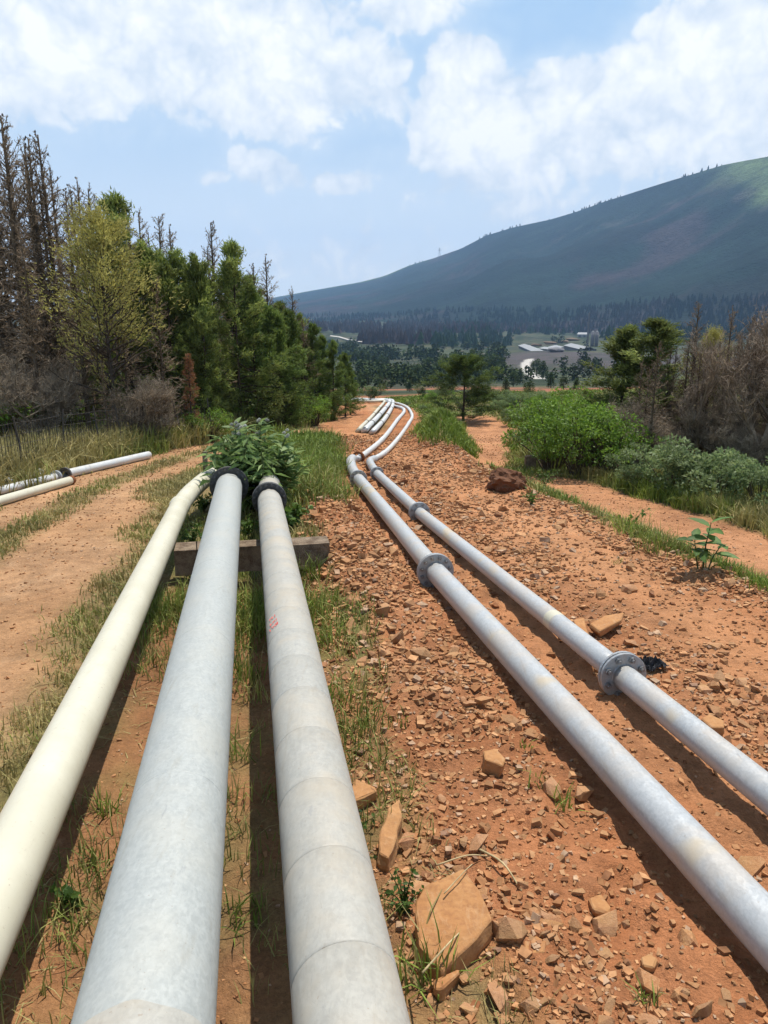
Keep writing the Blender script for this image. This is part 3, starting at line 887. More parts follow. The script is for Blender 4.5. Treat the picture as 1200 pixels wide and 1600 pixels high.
def slab(name, px, lift, thick, label, cat='rock', tilt=0.0, inset=.86):
    """angular slab whose top outline is given by photo pixels at height `lift` above the ground"""
    top = np.array([on_land(u, v, lift) for u, v in px])
    c = top.mean(0); base = drop(c[0], c[1])
    top = top - base
    rg = np.random.default_rng(len(px) * 7 + int(px[0][0]))
    top[:, 2] += tilt * (top[:, 1] - top[:, 1].mean()) + rg.normal(size=len(px)) * .004
    n = len(top)
    mid = top.copy(); mid[:, :2] = (top[:, :2] - top[:, :2].mean(0)) * 1.05 + top[:, :2].mean(0); mid[:, 2] -= thick * .35
    mid[:, :2] += rg.normal(size=(n, 2)) * .007
    bot = top.copy(); bot[:, :2] = (top[:, :2] - top[:, :2].mean(0)) * inset + top[:, :2].mean(0); bot[:, 2] -= thick
    bot[:, :2] += rg.normal(size=(n, 2)) * .012
    bm = bmesh.new()
    rings = [[bm.verts.new(p) for p in ring_] for ring_ in (bot, mid, top)]
    for a, b in zip(rings[:-1], rings[1:]):
        for i in range(n): bm.faces.new((a[i], a[(i + 1) % n], b[(i + 1) % n], b[i]))
    bm.faces.new(rings[2]); bm.faces.new(rings[0][::-1])
    bmesh.ops.recalc_face_normals(bm, faces=bm.faces[:])
    bmesh.ops.bevel(bm, geom=bm.edges[:], offset=.006, segments=1, affect='EDGES')
    if len(px) > 6 and thick > .12:
        bmesh.ops.triangulate(bm, faces=bm.faces[:])
        bmesh.ops.subdivide_edges(bm, edges=[e for e in bm.edges if e.calc_length() > .03], cuts=2, use_grid_fill=True)
        bmesh.ops.subdivide_edges(bm, edges=[e for e in bm.edges if e.calc_length() > .03], cuts=1, use_grid_fill=True)
        for v in bm.verts:
            c_ = v.co
            v.co += Vector((float(fbm(c_.y * 14, c_.z * 14 + 3, 3)), float(fbm(c_.x * 14 + 5, c_.z * 14, 3)), float(fbm(c_.x * 11, c_.y * 11 + 7, 3)))) * .011
    me = bpy.data.meshes.new(name); bm.to_mesh(me); bm.free()
    at = me.color_attributes.new('Col', 'FLOAT_COLOR', 'POINT')
    for q in at.data: q.color = (1.0, .95, .85, 1)
    me.materials.append(M['stone'])
    o = link(name, me); o.location = base
    return tag(o, label, cat)

slab('rock', [(650, 1412), (662, 1392), (722, 1366), (752, 1398), (769, 1438), (692, 1500), (655, 1470)], .11, .17, 'biggest rock slab, flat orange top with a dark front face, beside the sleeved pipe', tilt=.16)
slab('rock', [(594, 1305), (607, 1268), (622, 1252), (627, 1275), (620, 1310), (606, 1335), (592, 1328)], .09, .14, 'tall narrow rock wedge by the pipe above a small green weed', tilt=.1)
slab('rock', [(549, 1232), (556, 1215), (586, 1228), (588, 1236), (568, 1245), (552, 1252)], .06, .10, 'pale rock touching the sleeved pipe, uppermost along its edge')
slab('rock', [(676, 1530), (716, 1512), (720, 1520), (690, 1545), (680, 1546)], .05, .08, 'dark thin slab leaning under the biggest rock')
slab('rock', [(755, 1172), (775, 1169), (790, 1186), (786, 1195), (758, 1188)], .055, .09, 'square pale stone lying alone in the rubble, midway between pipes')
slab('rock', [(922, 974), (944, 961), (975, 957), (970, 968), (938, 984)], .09, .08, 'flat orange slab propped on stones beside the thinner pipe')
slab('rock', [(896, 968), (912, 964), (918, 985), (924, 1002), (908, 994)], .06, .09, 'broken slab leaning between the thinner pipe and a propped slab')
slab('rock', [(1096, 1122), (1108, 1115), (1132, 1126), (1131, 1137), (1112, 1136)], .08, .11, 'square brown stone standing just beyond the thinner pipe')
slab('rock', [(1001, 1495), (1015, 1489), (1027, 1497), (1022, 1512), (1003, 1508)], .04, .07, 'round reddish stone beside the small grass sprout in front')
slab('rock', [(920, 1402), (938, 1394), (957, 1418), (950, 1424), (926, 1420)], .03, .06, 'pale flat stone in the rubble close to the thicker pipe')
slab('rock', [(817, 1468), (838, 1458), (855, 1470), (850, 1488), (822, 1490)], .045, .08, 'grey angular stone among the densest rubble in front')
bm = bmesh.new(); bmesh.ops.create_icosphere(bm, subdivisions=4, radius=.31)
for v in bm.verts:
    d_v = v.co.normalized()
    q_ = Vector((round(d_v.x * 2.2) / 2.2, round(d_v.y * 2.2) / 2.2, round(d_v.z * 2.0) / 2.0))
    f_ = 1 + .35 * float(fbm(d_v.x * 2.1 + 4, d_v.y * 2.1 + d_v.z * 1.7, 4)) + .10 * float(fbm(d_v.x * 9, d_v.z * 9 + d_v.y * 7, 3))
    v.co = (d_v * .75 + q_ * .3) * .31 * f_
    v.co.z = max(v.co.z * .72, -.12)
me = bpy.data.meshes.new('boulder'); bm.to_mesh(me); bm.free(); me.materials.append(M['stone'])
at = me.color_attributes.new('Col', 'FLOAT_COLOR', 'POINT')
for q in at.data: q.color = (.34, .28, .30, 1)
o = link('boulder', me); o.location = on_land(792, 764) + np.array([0, 0, .10]); o.rotation_euler = (.1, .12, .5); tag(o, 'dark maroon boulder on the grassy verge', 'boulder')
for (u, v, sz, lab) in ((579, 745, .20, 'round dark red clod between the two pipes near the joints'), (630, 757, .20, 'round dark red clod beside the thinner pipe near its joint'), (559, 716, .16, 'dark red lump against the elbow of the thicker pipe')):
    me = hull_mesh('clod', int(u), .8, 22, M['stone'], sz, .9)
    for q in me.color_attributes['Col'].data: q.color = (.55, .42, .40, 1)
    o = link('clod', me); o.location = on_land(u, v) + np.array([0, 0, -.03]); tag(o, lab, 'clod')
for q in bpy.data.objects:
    if q.get('category') == 'boulder':
        for c in q.data.color_attributes['Col'].data: c.color = (.34, .28, .30, 1)

SV = [hull_mesh('stone', 100 + k, [.35, .5, .62, .75][k % 4], 13 + k % 4) for k in range(14)]
GREG = [('loose broken stone in the rubble between the sleeved pipe and the thicker thin pipe', 'stones by the sleeved pipe'),
        ('loose stone on the trodden strip between the two thin pipes', 'stones between the thin pipes'),
        ('loose stone on the graded red track beyond the thinner pipe', 'stones on the graded track'),
        ('loose stone on the windrow along the grassy verge', 'stones on the verge windrow')]
def line_t(s, P, Q):
    """t of the straight pipe through plan points P, Q at distance s"""
    s0, t0 = st(P[0], P[1]); s1, t1 = st(Q[0], Q[1])
    return t0 + (t1 - t0) * (s - s0) / (s1 - s0)
def t_r1(s): return line_t(s, q1[1], q1[2])
def t_r2(s): return line_t(s, q2[0], q2[2])
def stone_density(s, t):
    a = 1.0 * np.exp(-((t - 1.05) / .55) ** 2) + .45
    a = a + .8 * np.exp(-((t - 4.55) / .35) ** 2) + .45 * np.exp(-((t - 3.0) / .3) ** 2)
    a = a * (1 - .75 * np.exp(-((t - 3.7) / .45) ** 2)) * (1 - .8 * ((t > t_r1(s)) & (t < t_r2(s))))
    pat = sstep(-.25, .25, fbm(s * .9 + 3, t * 1.3, 3))
    return a * (.35 + .9 * pat)
cand = []
N_C = 20000
s_ = 1.2 + 17 * RNG.random(N_C) ** 1.25; t_ = RNG.uniform(.5, 4.95, N_C)
dens_ = stone_density(s_, t_)
ok = RNG.random(N_C) * 1.6 < dens_
s_, t_ = s_[ok], t_[ok]
size_ = .019 * (1 - RNG.random(len(s_)) * .985) ** -.5
size_ = np.clip(size_, .019, .13)
clear = (np.abs(t_ - t_r1(s_)) > .10 + size_ * .5) & (np.abs(t_ - t_r2(s_)) > .09 + size_ * .5)
s_, t_, size_ = s_[clear], t_[clear], size_[clear]
x_, y_ = xy(s_, t_)
fr_ = (np.abs(x_ / np.maximum(y_ * CP + 2 * SP, .1)) < .54)
z_ = height(x_, y_)
app = size_ / np.hypot(s_, 2.2) * fr_
order = np.argsort(-app)
big = order[:300]; small = order[300:]
for i in big:
    o = link('stone', SV[int(RNG.integers(len(SV)))])
    k = float(size_[i]) * 1.2
    o.location = (x_[i], y_[i], z_[i] - RNG.uniform(.1, .32) * k); o.rotation_euler = (RNG.normal() * .18, RNG.normal() * .18, RNG.uniform(0, 6.28)); o.scale = (k, k, k)
    s0, t0 = s_[i], t_[i]
    g_ = 3 if t0 > 4.3 else (0 if t0 < t_r1(s0) else (1 if t0 < t_r2(s0) else 2))
    look = ['flat', 'angular', 'blocky', 'lumpy'][int(o.data.name.split('.')[-1]) % 4 if '.' in o.data.name else 0]
    big_ = 'bigger' if k > .075 else 'small'
    if g_ == 0:
        f_ = (t0 - .5) / max(t_r1(s0) - .5, .1)
        wh = 'beside the biggest rock' if s0 < 2.2 and f_ < .5 else 'in the densest rubble in front' if s0 < 2.6 else 'hugging the sleeved pipe' if f_ < .28 else 'along the thicker thin pipe' if f_ > .75 else 'below the square pale stone' if s0 < 3.6 else 'above the square pale stone' if s0 < 5.5 else 'between the concrete beam and the bolted flange'
    elif g_ == 1: wh = 'on the trodden strip between the two thin pipes'
    elif g_ == 2: wh = 'near the black rag beyond the thinner pipe' if s0 < 5.5 else 'on the graded track beyond the thinner pipe'
    else: wh = 'on the windrow along the grassy verge'
    tag(o, '%s %s loose stone %s' % (big_, look, wh), 'stone', 'loose stones ' + wh)

# the rest of the stones and the gravel: one mass
cube = np.array([[x, y, z] for z in (-.5, .5) for y in (-.5, .5) for x in (-.5, .5)])
CT = np.array([[0, 2, 3], [0, 3, 1], [4, 5, 7], [4, 7, 6], [0, 1, 5], [0, 5, 4], [2, 6, 7], [2, 7, 3], [0, 4, 6], [0, 6, 2], [1, 3, 7], [1, 7, 5]])
def pebbles(mb, x, y, z, size, flat=(.35, .8), cols=None, rng=RNG):
    n = len(x)
    V = cube[None] * (1 + rng.uniform(-.42, .42, (n, 8, 3)))
    V = V * np.stack([np.ones(n), rng.uniform(.55, 1, n), rng.uniform(flat[0], flat[1], n)], 1)[:, None, :] * size[:, None, None]
    a = rng.uniform(0, 6.28, n); ca, sa = np.cos(a)[:, None], np.sin(a)[:, None]
    b = rng.normal(size=n) * .35; cb, sb_ = np.cos(b)[:, None], np.sin(b)[:, None]
    X1 = V[..., 0] * cb - V[..., 2] * sb_; Z1 = V[..., 0] * sb_ + V[..., 2] * cb
    X2 = X1 * ca - V[..., 1] * sa; Y2 = X1 * sa + V[..., 1] * ca
    P = np.stack([X2 + x[:, None], Y2 + y[:, None], Z1 + (z + size * .10)[:, None]], -1)
    Ft = (CT[None] + (np.arange(n) * 8)[:, None, None]).reshape(-1, 3)
    if cols is None:
        k = rng.random(n)[:, None]
        cols = np.array([.37, .17, .072]) * (1 - k) + np.array([.50, .275, .135]) * k
        cols = cols * rng.uniform(.7, 1.15, (n, 1))
        pl_ = rng.random(n) < .12
        cols[pl_] = cols[pl_] * .5 + np.array([.46, .36, .26]) * .5
        dk = rng.random(n) < .13
        cols[dk] = cols[dk] * np.array([.62, .55, .55])
    mb.add(P.reshape(-1, 3), Ft, np.repeat(cols, 8, 0))
gv = MB()
pebbles(gv, x_[small], y_[small], z_[small], size_[small] * 1.1)
N_G = 95000
s_ = 1.2 + 22 * RNG.random(N_G) ** 1.7; t_ = RNG.uniform(.45, 5.0, N_G)
ok = RNG.random(N_G) * 1.5 < stone_density(s_, t_) * (.45 + .55 * RNG.random(N_G)) + .18
s_, t_ = s_[ok], t_[ok]
clear = (np.abs(t_ - t_r1(s_)) > .05) & (np.abs(t_ - t_r2(s_)) > .04)
s_, t_ = s_[clear], t_[clear]
x_, y_ = xy(s_, t_)
inside = np.abs(x_) < .56 * (y_ * CP + 2.2 * SP) + .5
s_, t_, x_, y_ = s_[inside], t_[inside], x_[inside], y_[inside]
bb = soil(x_, y_)[0]; keep = bb > .35
s_, t_, x_, y_ = s_[keep], t_[keep], x_[keep], y_[keep]
sz = (.008 + .0012 * s_) * (1 - RNG.random(len(s_)) * .97) ** -.38
pebbles(gv, x_, y_, height(x_, y_), np.clip(sz, .007, .05))
# grit on the two dirt roads and under the pipes
N_G = 15000
s_ = 1.3 + 24 * RNG.random(N_G) ** 1.5; t_ = np.where(RNG.random(N_G) < .65, RNG.uniform(-6, .55, N_G), RNG.uniform(6, 10, N_G))
x_, y_ = xy(s_, t_); bb = soil(x_, y_)[0]
keep = (bb > .4) & (np.abs(x_) < .56 * (y_ * CP + 2.2 * SP) + .5)
x_, y_, s_ = x_[keep], y_[keep], s_[keep]
sz = (.006 + .0009 * s_) * (1 - RNG.random(len(s_)) * .97) ** -.3
pebbles(gv, x_, y_, height(x_, y_), np.clip(sz, .006, .03))
tag(gv.build('gravel', M['gravel']), 'small broken red stones and gravel strewn over the earth', kind='stuff')

# sticks and straws lying on the rubble
def stick(name, a, b, r, label, cat, bend=.02, lift=.02):
    A = on_land(*a, lift); B = on_land(*b, lift)
    mid = (A + B) / 2 + np.array([bend, bend * .5, bend])
    P = catmull([A, mid, B], 5)
    mb = MB(); V, Q = tube(P - A, np.linspace(r, r * .6, len(P)), 6); mb.add(V, Q, (.42, .33, .18))
    o = mb.build(name, M['dead_stem'], smooth=True); o.location = A
    return tag(o, label, cat)
stick('dry_stick', (745, 1325), (815, 1392), .006, 'thin dry stick lying on rubble above the biggest rock', 'stick')
stick('dry_stick', (682, 1352), (765, 1338), .004, 'short dark twig lying level above the biggest rock', 'stick')
stick('straw', (694, 1396), (738, 1350), .003, 'pale straw leaning over the top of the biggest rock', 'straw', lift=.14)
stick('straw', (660, 1520), (717, 1458), .0045, 'brown stalk leaning against the front of the biggest rock', 'straw', lift=.10)

# black rag by the flange
rg_c = on_land(1016, 1043)
bm = bmesh.new(); bmesh.ops.create_grid(bm, x_segments=22, y_segments=16, size=.5)
for v in bm.verts:
    x, y = v.co.x * .20, v.co.y * .15
    w = .5 + .5 * float(vnoise(v.co.x * 5 + 2, v.co.y * 5))
    v.co = Vector((x + .03 * float(vnoise(v.co.y * 6, 3.3)), y + .03 * float(vnoise(v.co.x * 6, 8.3)), .018 + .075 * abs(float(fbm(v.co.x * 6 + 1, v.co.y * 6, 3))) * (1.6 - 2 * (v.co.x ** 2 + v.co.y ** 2))))
me = bpy.data.meshes.new('crumpled_rag'); bm.to_mesh(me); bm.free(); me.materials.append(M['cloth'])
o = link('crumpled_rag', me); o.location = rg_c; o.rotation_euler = (0, 0, .6)
tag(o, 'crumpled black plastic rag on the earth beside the flange', 'rag')
sm = o.modifiers.new('thick', 'SOLIDIFY'); sm.thickness = .004

# ------------------------------------------------------------------ plants
def place_h(p, vt):
    """height a thing standing at p needs for its top to be seen at pixel row vt"""
    yc = (vt - 800.0) / F; x, y, z = p
    return (-SP * y - CP * z - yc * (CP * y - SP * z)) / (CP - yc * SP)

def spines(mb, P, D, L, Wd, col, rng, bend=.0):
    """thin single triangles: needles and twigs"""
    n = len(P); D = nrm(D)
    S = nrm(np.cross(D, rng.normal(size=(n, 3)))) * Wd[:, None]
    T = P + D * L[:, None]; T[:, 2] -= bend * L
    V = np.stack([P - S, P + S, T], 1).reshape(-1, 3)
    mb.add(V, np.arange(n * 3).reshape(-1, 3), np.repeat(col, 3, 0))
def leaves(mb, P, D, L, Wd, col, rng, droop=.15, upb=.6):
    """pointed leaves of four corners"""
    n = len(P); D = nrm(D)
    up = nrm(rng.normal(size=(n, 3)) * (1 - upb) + np.array([0, 0, upb]))
    S = nrm(np.cross(D, up)) * Wd[:, None]
    mid = P + D * (L * .45)[:, None]
    tip = P + D * L[:, None]; tip[:, 2] -= droop * L
    V = np.stack([P, mid + S, tip, mid - S], 1).reshape(-1, 3)
    mb.add(V, np.arange(n * 4).reshape(-1, 4), np.repeat(col, 4, 0))
def rods(mb, A, B, r0, r1, col):
    """many straight three-sided rods"""
    n = len(A); d = nrm(B - A)
    ref = np.where(np.abs(d[:, 2:3]) < .9, np.array([[0, 0, 1.0]]), np.array([[1.0, 0, 0]]))
    a = nrm(np.cross(d, ref)); b = np.cross(a, d)
    V = []
    for k in range(3):
        c, s = math.cos(k * 2.094), math.sin(k * 2.094)
        V += [A + (a * c + b * s) * r0[:, None], B + (a * c + b * s) * r1[:, None]]
    V = np.stack(V, 1).reshape(-1, 3); o = (np.arange(n) * 6)[:, None]
    Q = np.concatenate([o + np.array([[0, 2, 3, 1]]), o + np.array([[2, 4, 5, 3]]), o + np.array([[4, 0, 1, 5]])])
    mb.add(V, Q, np.repeat(col, 6, 0))
def mixc(a, b, k): return np.asarray(a) * (1 - k)[:, None] + np.asarray(b) * k[:, None]

def conifer(seed, h, kind):
    """returns [(part name, mesh)]: trunk, branches and, when alive, foliage"""
    r = np.random.default_rng(seed)
    dead = kind == 'dead'
    nz = 9
    zz = np.linspace(0, h, nz)
    wob = np.cumsum(r.normal(size=(nz, 2)) * .012 * h / 8, 0)
    TP = np.stack([wob[:, 0], wob[:, 1], zz], 1); TP[0, 2] = -.25
    R = np.linspace(.0135 * h, .0022 * h, nz); R[0] *= 1.25
    bark = np.array([.100, .074, .050]) if dead else np.array([.060, .045, .034])
    tr = MB(); V, Q = tube(TP, R, 8); tr.add(V, Q, bark)
    br = MB(); fo = MB()
    nb = {'dead': 105, 'pine': 66, 'soft': 84, 'dense': 84, 'round': 80, 'yellow': 110, 'brown': 60}[kind]
    lo = {'dead': .10, 'pine': .14, 'soft': .12, 'dense': .05, 'round': .06, 'yellow': .22, 'brown': .2}[kind]
    for i in range(nb):
        k = lo + (.99 - lo) * ((i + r.random()) / nb) ** (.9)
        base = np.array([np.interp(k * h, zz, TP[:, 0]), np.interp(k * h, zz, TP[:, 1]), k * h])
        if kind == 'dead':
            L = h * (.15 * (1 - k) ** .6 + .02) * r.uniform(.35, 1.15); elev = np.interp(k, [0, .4, 1], [-.1, .25, .9]) + r.normal() * .2
        elif kind in ('pine', 'soft'):
            L = h * (.30 * (1 - k) ** .7 + .02) * r.uniform(.35, 1.2); elev = np.interp(k, [0, .5, 1], [-.15, .12, .75]) + r.normal() * .16
        elif kind == 'dense':
            L = h * (.33 * (1 - k) ** .75 + .02) * r.uniform(.4, 1.2); elev = np.interp(k, [0, .5, 1], [-.12, .18, .8]) + r.normal() * .16
        elif kind == 'round':
            L = h * (.36 * math.sin(min(1, (1.04 - k) * 1.9) * 1.5) ** .8 + .02) * r.uniform(.6, 1.1); elev = np.interp(k, [0, .6, 1], [.05, .45, 1.0]) + r.normal() * .15
        elif kind == 'yellow':
            L = h * (.34 * math.sin(min(1, (1.04 - k) * 1.6) * 1.5) ** .9 + .02) * r.uniform(.5, 1.1); elev = .55 + r.normal() * .2
        else:
            L = h * (.13 * (1 - k) ** .6 + .02) * r.uniform(.4, 1.1); elev = .2 + r.normal() * .25
        a = r.uniform(0, 6.283)
        d = np.array([math.cos(a) * math.cos(elev), math.sin(a) * math.cos(elev), math.sin(elev)])
        curve = .22 if not dead else r.uniform(-.1, .35)
        q = np.linspace(0, 1, 5)
        P = base + d * (q * L)[:, None]; P[:, 2] += curve * L * q ** 2
        P[1:] += r.normal(size=(4, 3)) * .03 * L
        rb = (.0045 * h * (1 - k) + .0012 * h)
        V, Q = tube(P, np.linspace(rb, rb * .3, 5), 4, False)
        bc = bark * r.uniform(.9, 1.7) if dead else bark * r.uniform(.8, 1.3)
        br.add(V, Q, bc)
        if kind in ('dead', 'brown'):
            nt = 11 if dead else 8
            f = r.uniform(.2, 1, nt); A = np.stack([np.interp(f, q, P[:, c]) for c in range(3)], 1)
            dd = nrm(d + r.normal(size=(nt, 3)) * .7 + np.array([0, 0, .2])); Lt = L * r.uniform(.15, .42, nt)
            B = A + dd * Lt[:, None]
            tc_ = np.tile(bark * 2.3, (nt, 1)) * r.uniform(.7, 1.6, (nt, 1)) + np.array([.012, .008, .005])
            rods(br, A, B, np.full(nt, .0011 * h), np.full(nt, .0006 * h), tc_)
            nt2 = nt * 2; j = r.integers(0, nt, nt2); ff = r.uniform(.3, 1, (nt2, 1))
            A2 = A[j] + (B[j] - A[j]) * ff; D2 = dd[j] + r.normal(size=(nt2, 3)) * .8
            spines(br, A2, D2, Lt[j] * r.uniform(.3, .7, nt2), np.full(nt2, .0009 * h), tc_[j], r)
            if dead and r.random() < .35:        # old cones
                cpt = P[-1] + r.normal(size=3) * .03
                V, Q = tube([cpt, cpt + np.array([0, 0, .004 * h]), cpt + np.array([0, 0, .009 * h])], [.001 * h, .0032 * h, .001 * h], 5); br.add(V, Q, bark * .7)
        if kind != 'dead':
            nc = {'pine': 13, 'soft': 14, 'dense': 16, 'round': 24, 'yellow': 7, 'brown': 4}[kind]
            st_ = {'pine': .35, 'soft': .3, 'dense': .25, 'round': .35, 'yellow': .35, 'brown': .4}[kind]
            if kind == 'yellow' and k < .42 and r.random() < .6: continue
            f = r.uniform(st_, 1.03, nc); Cc = np.stack([np.interp(f, q, P[:, c]) for c in range(3)], 1) + r.normal(size=(nc, 3)) * .05 * L
            nn = {'pine': 13, 'soft': 13, 'dense': 13, 'round': 14, 'yellow': 15, 'brown': 9}[kind]
            shade = r.random()
            A = np.repeat(Cc, nn, 0); n = len(A)
            A = A + r.normal(size=(n, 3)) * (.012 * h if kind != 'yellow' else .02 * h)
            D = d * .9 + r.normal(size=(n, 3)) * .6 + np.array([0, 0, .5])
            Ln = h * r.uniform(.018, .034, n); Wn = np.full(n, h * .0034)
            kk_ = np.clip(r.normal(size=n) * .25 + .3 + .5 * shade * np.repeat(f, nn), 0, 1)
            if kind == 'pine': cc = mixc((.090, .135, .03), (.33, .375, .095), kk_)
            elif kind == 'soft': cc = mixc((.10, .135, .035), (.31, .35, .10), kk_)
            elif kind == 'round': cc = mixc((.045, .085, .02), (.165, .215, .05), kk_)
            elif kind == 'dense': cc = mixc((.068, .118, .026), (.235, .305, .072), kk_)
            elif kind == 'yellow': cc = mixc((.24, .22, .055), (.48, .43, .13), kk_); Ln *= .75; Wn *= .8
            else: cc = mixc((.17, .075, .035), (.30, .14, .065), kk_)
            spines(fo, A, D, Ln, Wn, cc, r, .12)
    parts = [('trunk', tr.mesh('trunk', M['bark'], True)), ('branches', br.mesh('branches', M['bark']))]
    if kind != 'dead': parts.append(('crown', fo.mesh('crown', M['needles'])))
    return parts, h

def bare_tree(seed, h, spread=.5, col=(.21, .16, .115), stems=1, depth=5):
    r = np.random.default_rng(seed); tr, br = MB(), MB()
    col = np.array(col)
    tA, tB, t0, t1, tcol = [], [], [], [], []
    def grow(p, d, L, rad, lev):
        n = 5
        P = [p]; dd = d
        for i in range(n - 1):
            dd = nrm(dd + r.normal(size=3) * .16 + np.array([0, 0, .05])); P.append(P[-1] + dd * L / (n - 1))
        P = np.array(P)
        if lev <= 2:
            V, Q = tube(P, np.linspace(rad, rad * .6, n), 6 if lev == 0 else 4, False); (tr if lev == 0 else br).add(V, Q, col * r.uniform(.75, 1.25))
        else:
            for i in range(n - 1):
                tA.append(P[i]); tB.append(P[i + 1]); t0.append(rad * (1 - .12 * i)); t1.append(rad * (1 - .12 * (i + 1))); tcol.append(col * r.uniform(.8, 1.7))
        if lev >= depth: return
        nk = [7, 5, 5, 4, 3][lev]
        for i in range(nk):
            f = r.uniform(.3, 1.0) if lev else r.uniform(.28, 1.0)
            q = P[int(min(f * (n - 1), n - 1))]
            side = nrm(r.normal(size=3)); side[2] = abs(side[2]) * .4
            nd = nrm(dd * (1 - spread) + side * spread * 1.3 + np.array([0, 0, .12]))
            grow(q, nd, L * r.uniform(.42, .72), rad * .52, lev + 1)
    for sidx in range(stems):
        lean = r.normal(size=3) * (.12 if stems == 1 else .45); lean[2] = 1
        grow(np.array([r.normal() * .05 * (stems - 1), r.normal() * .05 * (stems - 1), -.15]), nrm(lean), h * .55, h * .014, 0)
    n = len(tA); tcol = np.array(tcol)
    rods(br, np.array(tA), np.array(tB), np.maximum(np.array(t0), .0011 * h), np.maximum(np.array(t1), .0008 * h), tcol)
    nt = n; j = r.integers(0, n, nt)
    spines(br, np.array(tB)[j], r.normal(size=(nt, 3)) + np.array([0, 0, .4]), h * r.uniform(.02, .05, nt), np.full(nt, .0010 * h), tcol[j] * 1.2, r)
    return [('trunk', tr.mesh('trunk', M['bark'], True)), ('branches', br.mesh('branches', M['bark']))], h

def shrub(seed, h, wide, ca, cb, n_lobe=26, per=90, leaf=(.05, .10), narrow=.30):
    """dense broad-leaved bush: stems, and leaves in clumps with gaps between them"""
    r = np.random.default_rng(seed); stm, fo = MB(), MB()
    for i in range(n_lobe):
        a = r.uniform(0, 6.283); rad = wide * .5 * math.sqrt(r.random()) * .95
        zz = h * (.25 + .72 * r.random() ** .8 * math.sqrt(max(.05, 1 - (rad / (wide * .55)) ** 2)))
        c = np.array([math.cos(a) * rad, math.sin(a) * rad, zz])
        root = np.array([c[0] * .15, c[1] * .15, -.08])
        P = catmull([root, np.array([c[0] * .5, c[1] * .5, zz * .55]), c], 4)
        V, Q = tube(P, np.linspace(.012 * h, .003 * h, len(P)), 5, False); stm.add(V, Q, (.085, .066, .045))
        n = per; u = nrm(r.normal(size=(n, 3))); rr = h * r.uniform(.10, .17) * r.uniform(.5, 1, n) ** .5
        off = u * rr[:, None] * np.array([1.25, 1.25, .7])
        D = u * .7 + r.normal(size=(n, 3)) * .5 + np.array([0, 0, .25])
        Lf = r.uniform(leaf[0], leaf[1], n); sh = r.random()
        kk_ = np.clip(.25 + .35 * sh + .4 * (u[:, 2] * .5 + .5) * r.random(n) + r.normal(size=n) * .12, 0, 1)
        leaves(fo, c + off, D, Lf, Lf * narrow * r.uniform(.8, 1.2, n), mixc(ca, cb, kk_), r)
    return [('stems', stm.mesh('stems', M['bark'])), ('crown', fo.mesh('crown', M['leaf']))], h

PROTO = {}
for k in range(4): PROTO['dead', k] = conifer(20 + k, 9.0, 'dead')
for k in range(3): PROTO['pine', k] = conifer(40 + k, 7.0, 'pine')
for k in range(2): PROTO['dense', k] = conifer(50 + k, 6.0, 'dense')
PROTO['yellow', 0] = conifer(60, 7.0, 'yellow')
PROTO['brown', 0] = conifer(61, 3.5, 'brown')
PROTO['round', 0] = conifer(48, 4.0, 'round')
PROTO['soft', 0] = conifer(47, 6.0, 'soft')
for k in range(3): PROTO['bare', k] = bare_tree(70 + k, 5.0, .42, depth=4)
for k in range(2): PROTO['thicket', k] = bare_tree(80 + k, 3.6, .62, (.22, .175, .125), 4, 4)
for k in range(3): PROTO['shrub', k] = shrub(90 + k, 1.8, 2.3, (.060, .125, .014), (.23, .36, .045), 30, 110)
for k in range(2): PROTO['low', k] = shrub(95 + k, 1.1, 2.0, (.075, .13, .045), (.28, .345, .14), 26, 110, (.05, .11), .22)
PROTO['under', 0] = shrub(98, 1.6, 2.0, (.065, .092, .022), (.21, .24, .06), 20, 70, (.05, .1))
for key_ in list(PROTO):
    parts_, _ = PROTO[key_]
    top_z = 0
    for nm_, me_ in parts_:
        co_ = np.empty(len(me_.vertices) * 3, np.float32); me_.vertices.foreach_get('co', co_); top_z = max(top_z, float(co_[2::3].max()))
    PROTO[key_] = (parts_, top_z)
def plant(kind, p, h, name, label, cat, group=None, k=None, rz=None, wide=1.0, lean=None):
    ks = [q[1] for q in PROTO if q[0] == kind]
    if k is None: k = ks[int(RNG.integers(len(ks)))]
    parts, h0 = PROTO[kind, k]
    s = h / h0
    o = thing(name, p, label, cat, group, RNG.uniform(0, 6.28) if rz is None else rz, (s * wide, s * wide, s))
    if lean: o.rotation_euler = (lean[0], lean[1], o.rotation_euler[2])
    for nm, me in parts: link(nm, me, o)
    return o
def at_px(kind, u, vb, vt, name, label, cat, group=None, **kw):
    p = on_land(u, vb)
    return plant(kind, p, place_h(p, vt), name, label, cat, group, **kw)

def near_u(u):
    return 'behind the bright edge shrub' if u < 60 else 'below the forked dead conifer' if u < 140 else 'below the yellowing tree' if u < 230 else 'around the reddish sapling' if u < 310 else 'below the slim and pointed pines' if u < 400 else 'along the far end of the tree line'
def near_r(u):
    return 'behind the raised green bush' if u < 1020 else 'around the dark leaning trunk' if u < 1095 else 'between the dark trunk and the gnarled tree' if u < 1150 else 'around the gnarled tree' if u < 1200 else 'at the picture edge'
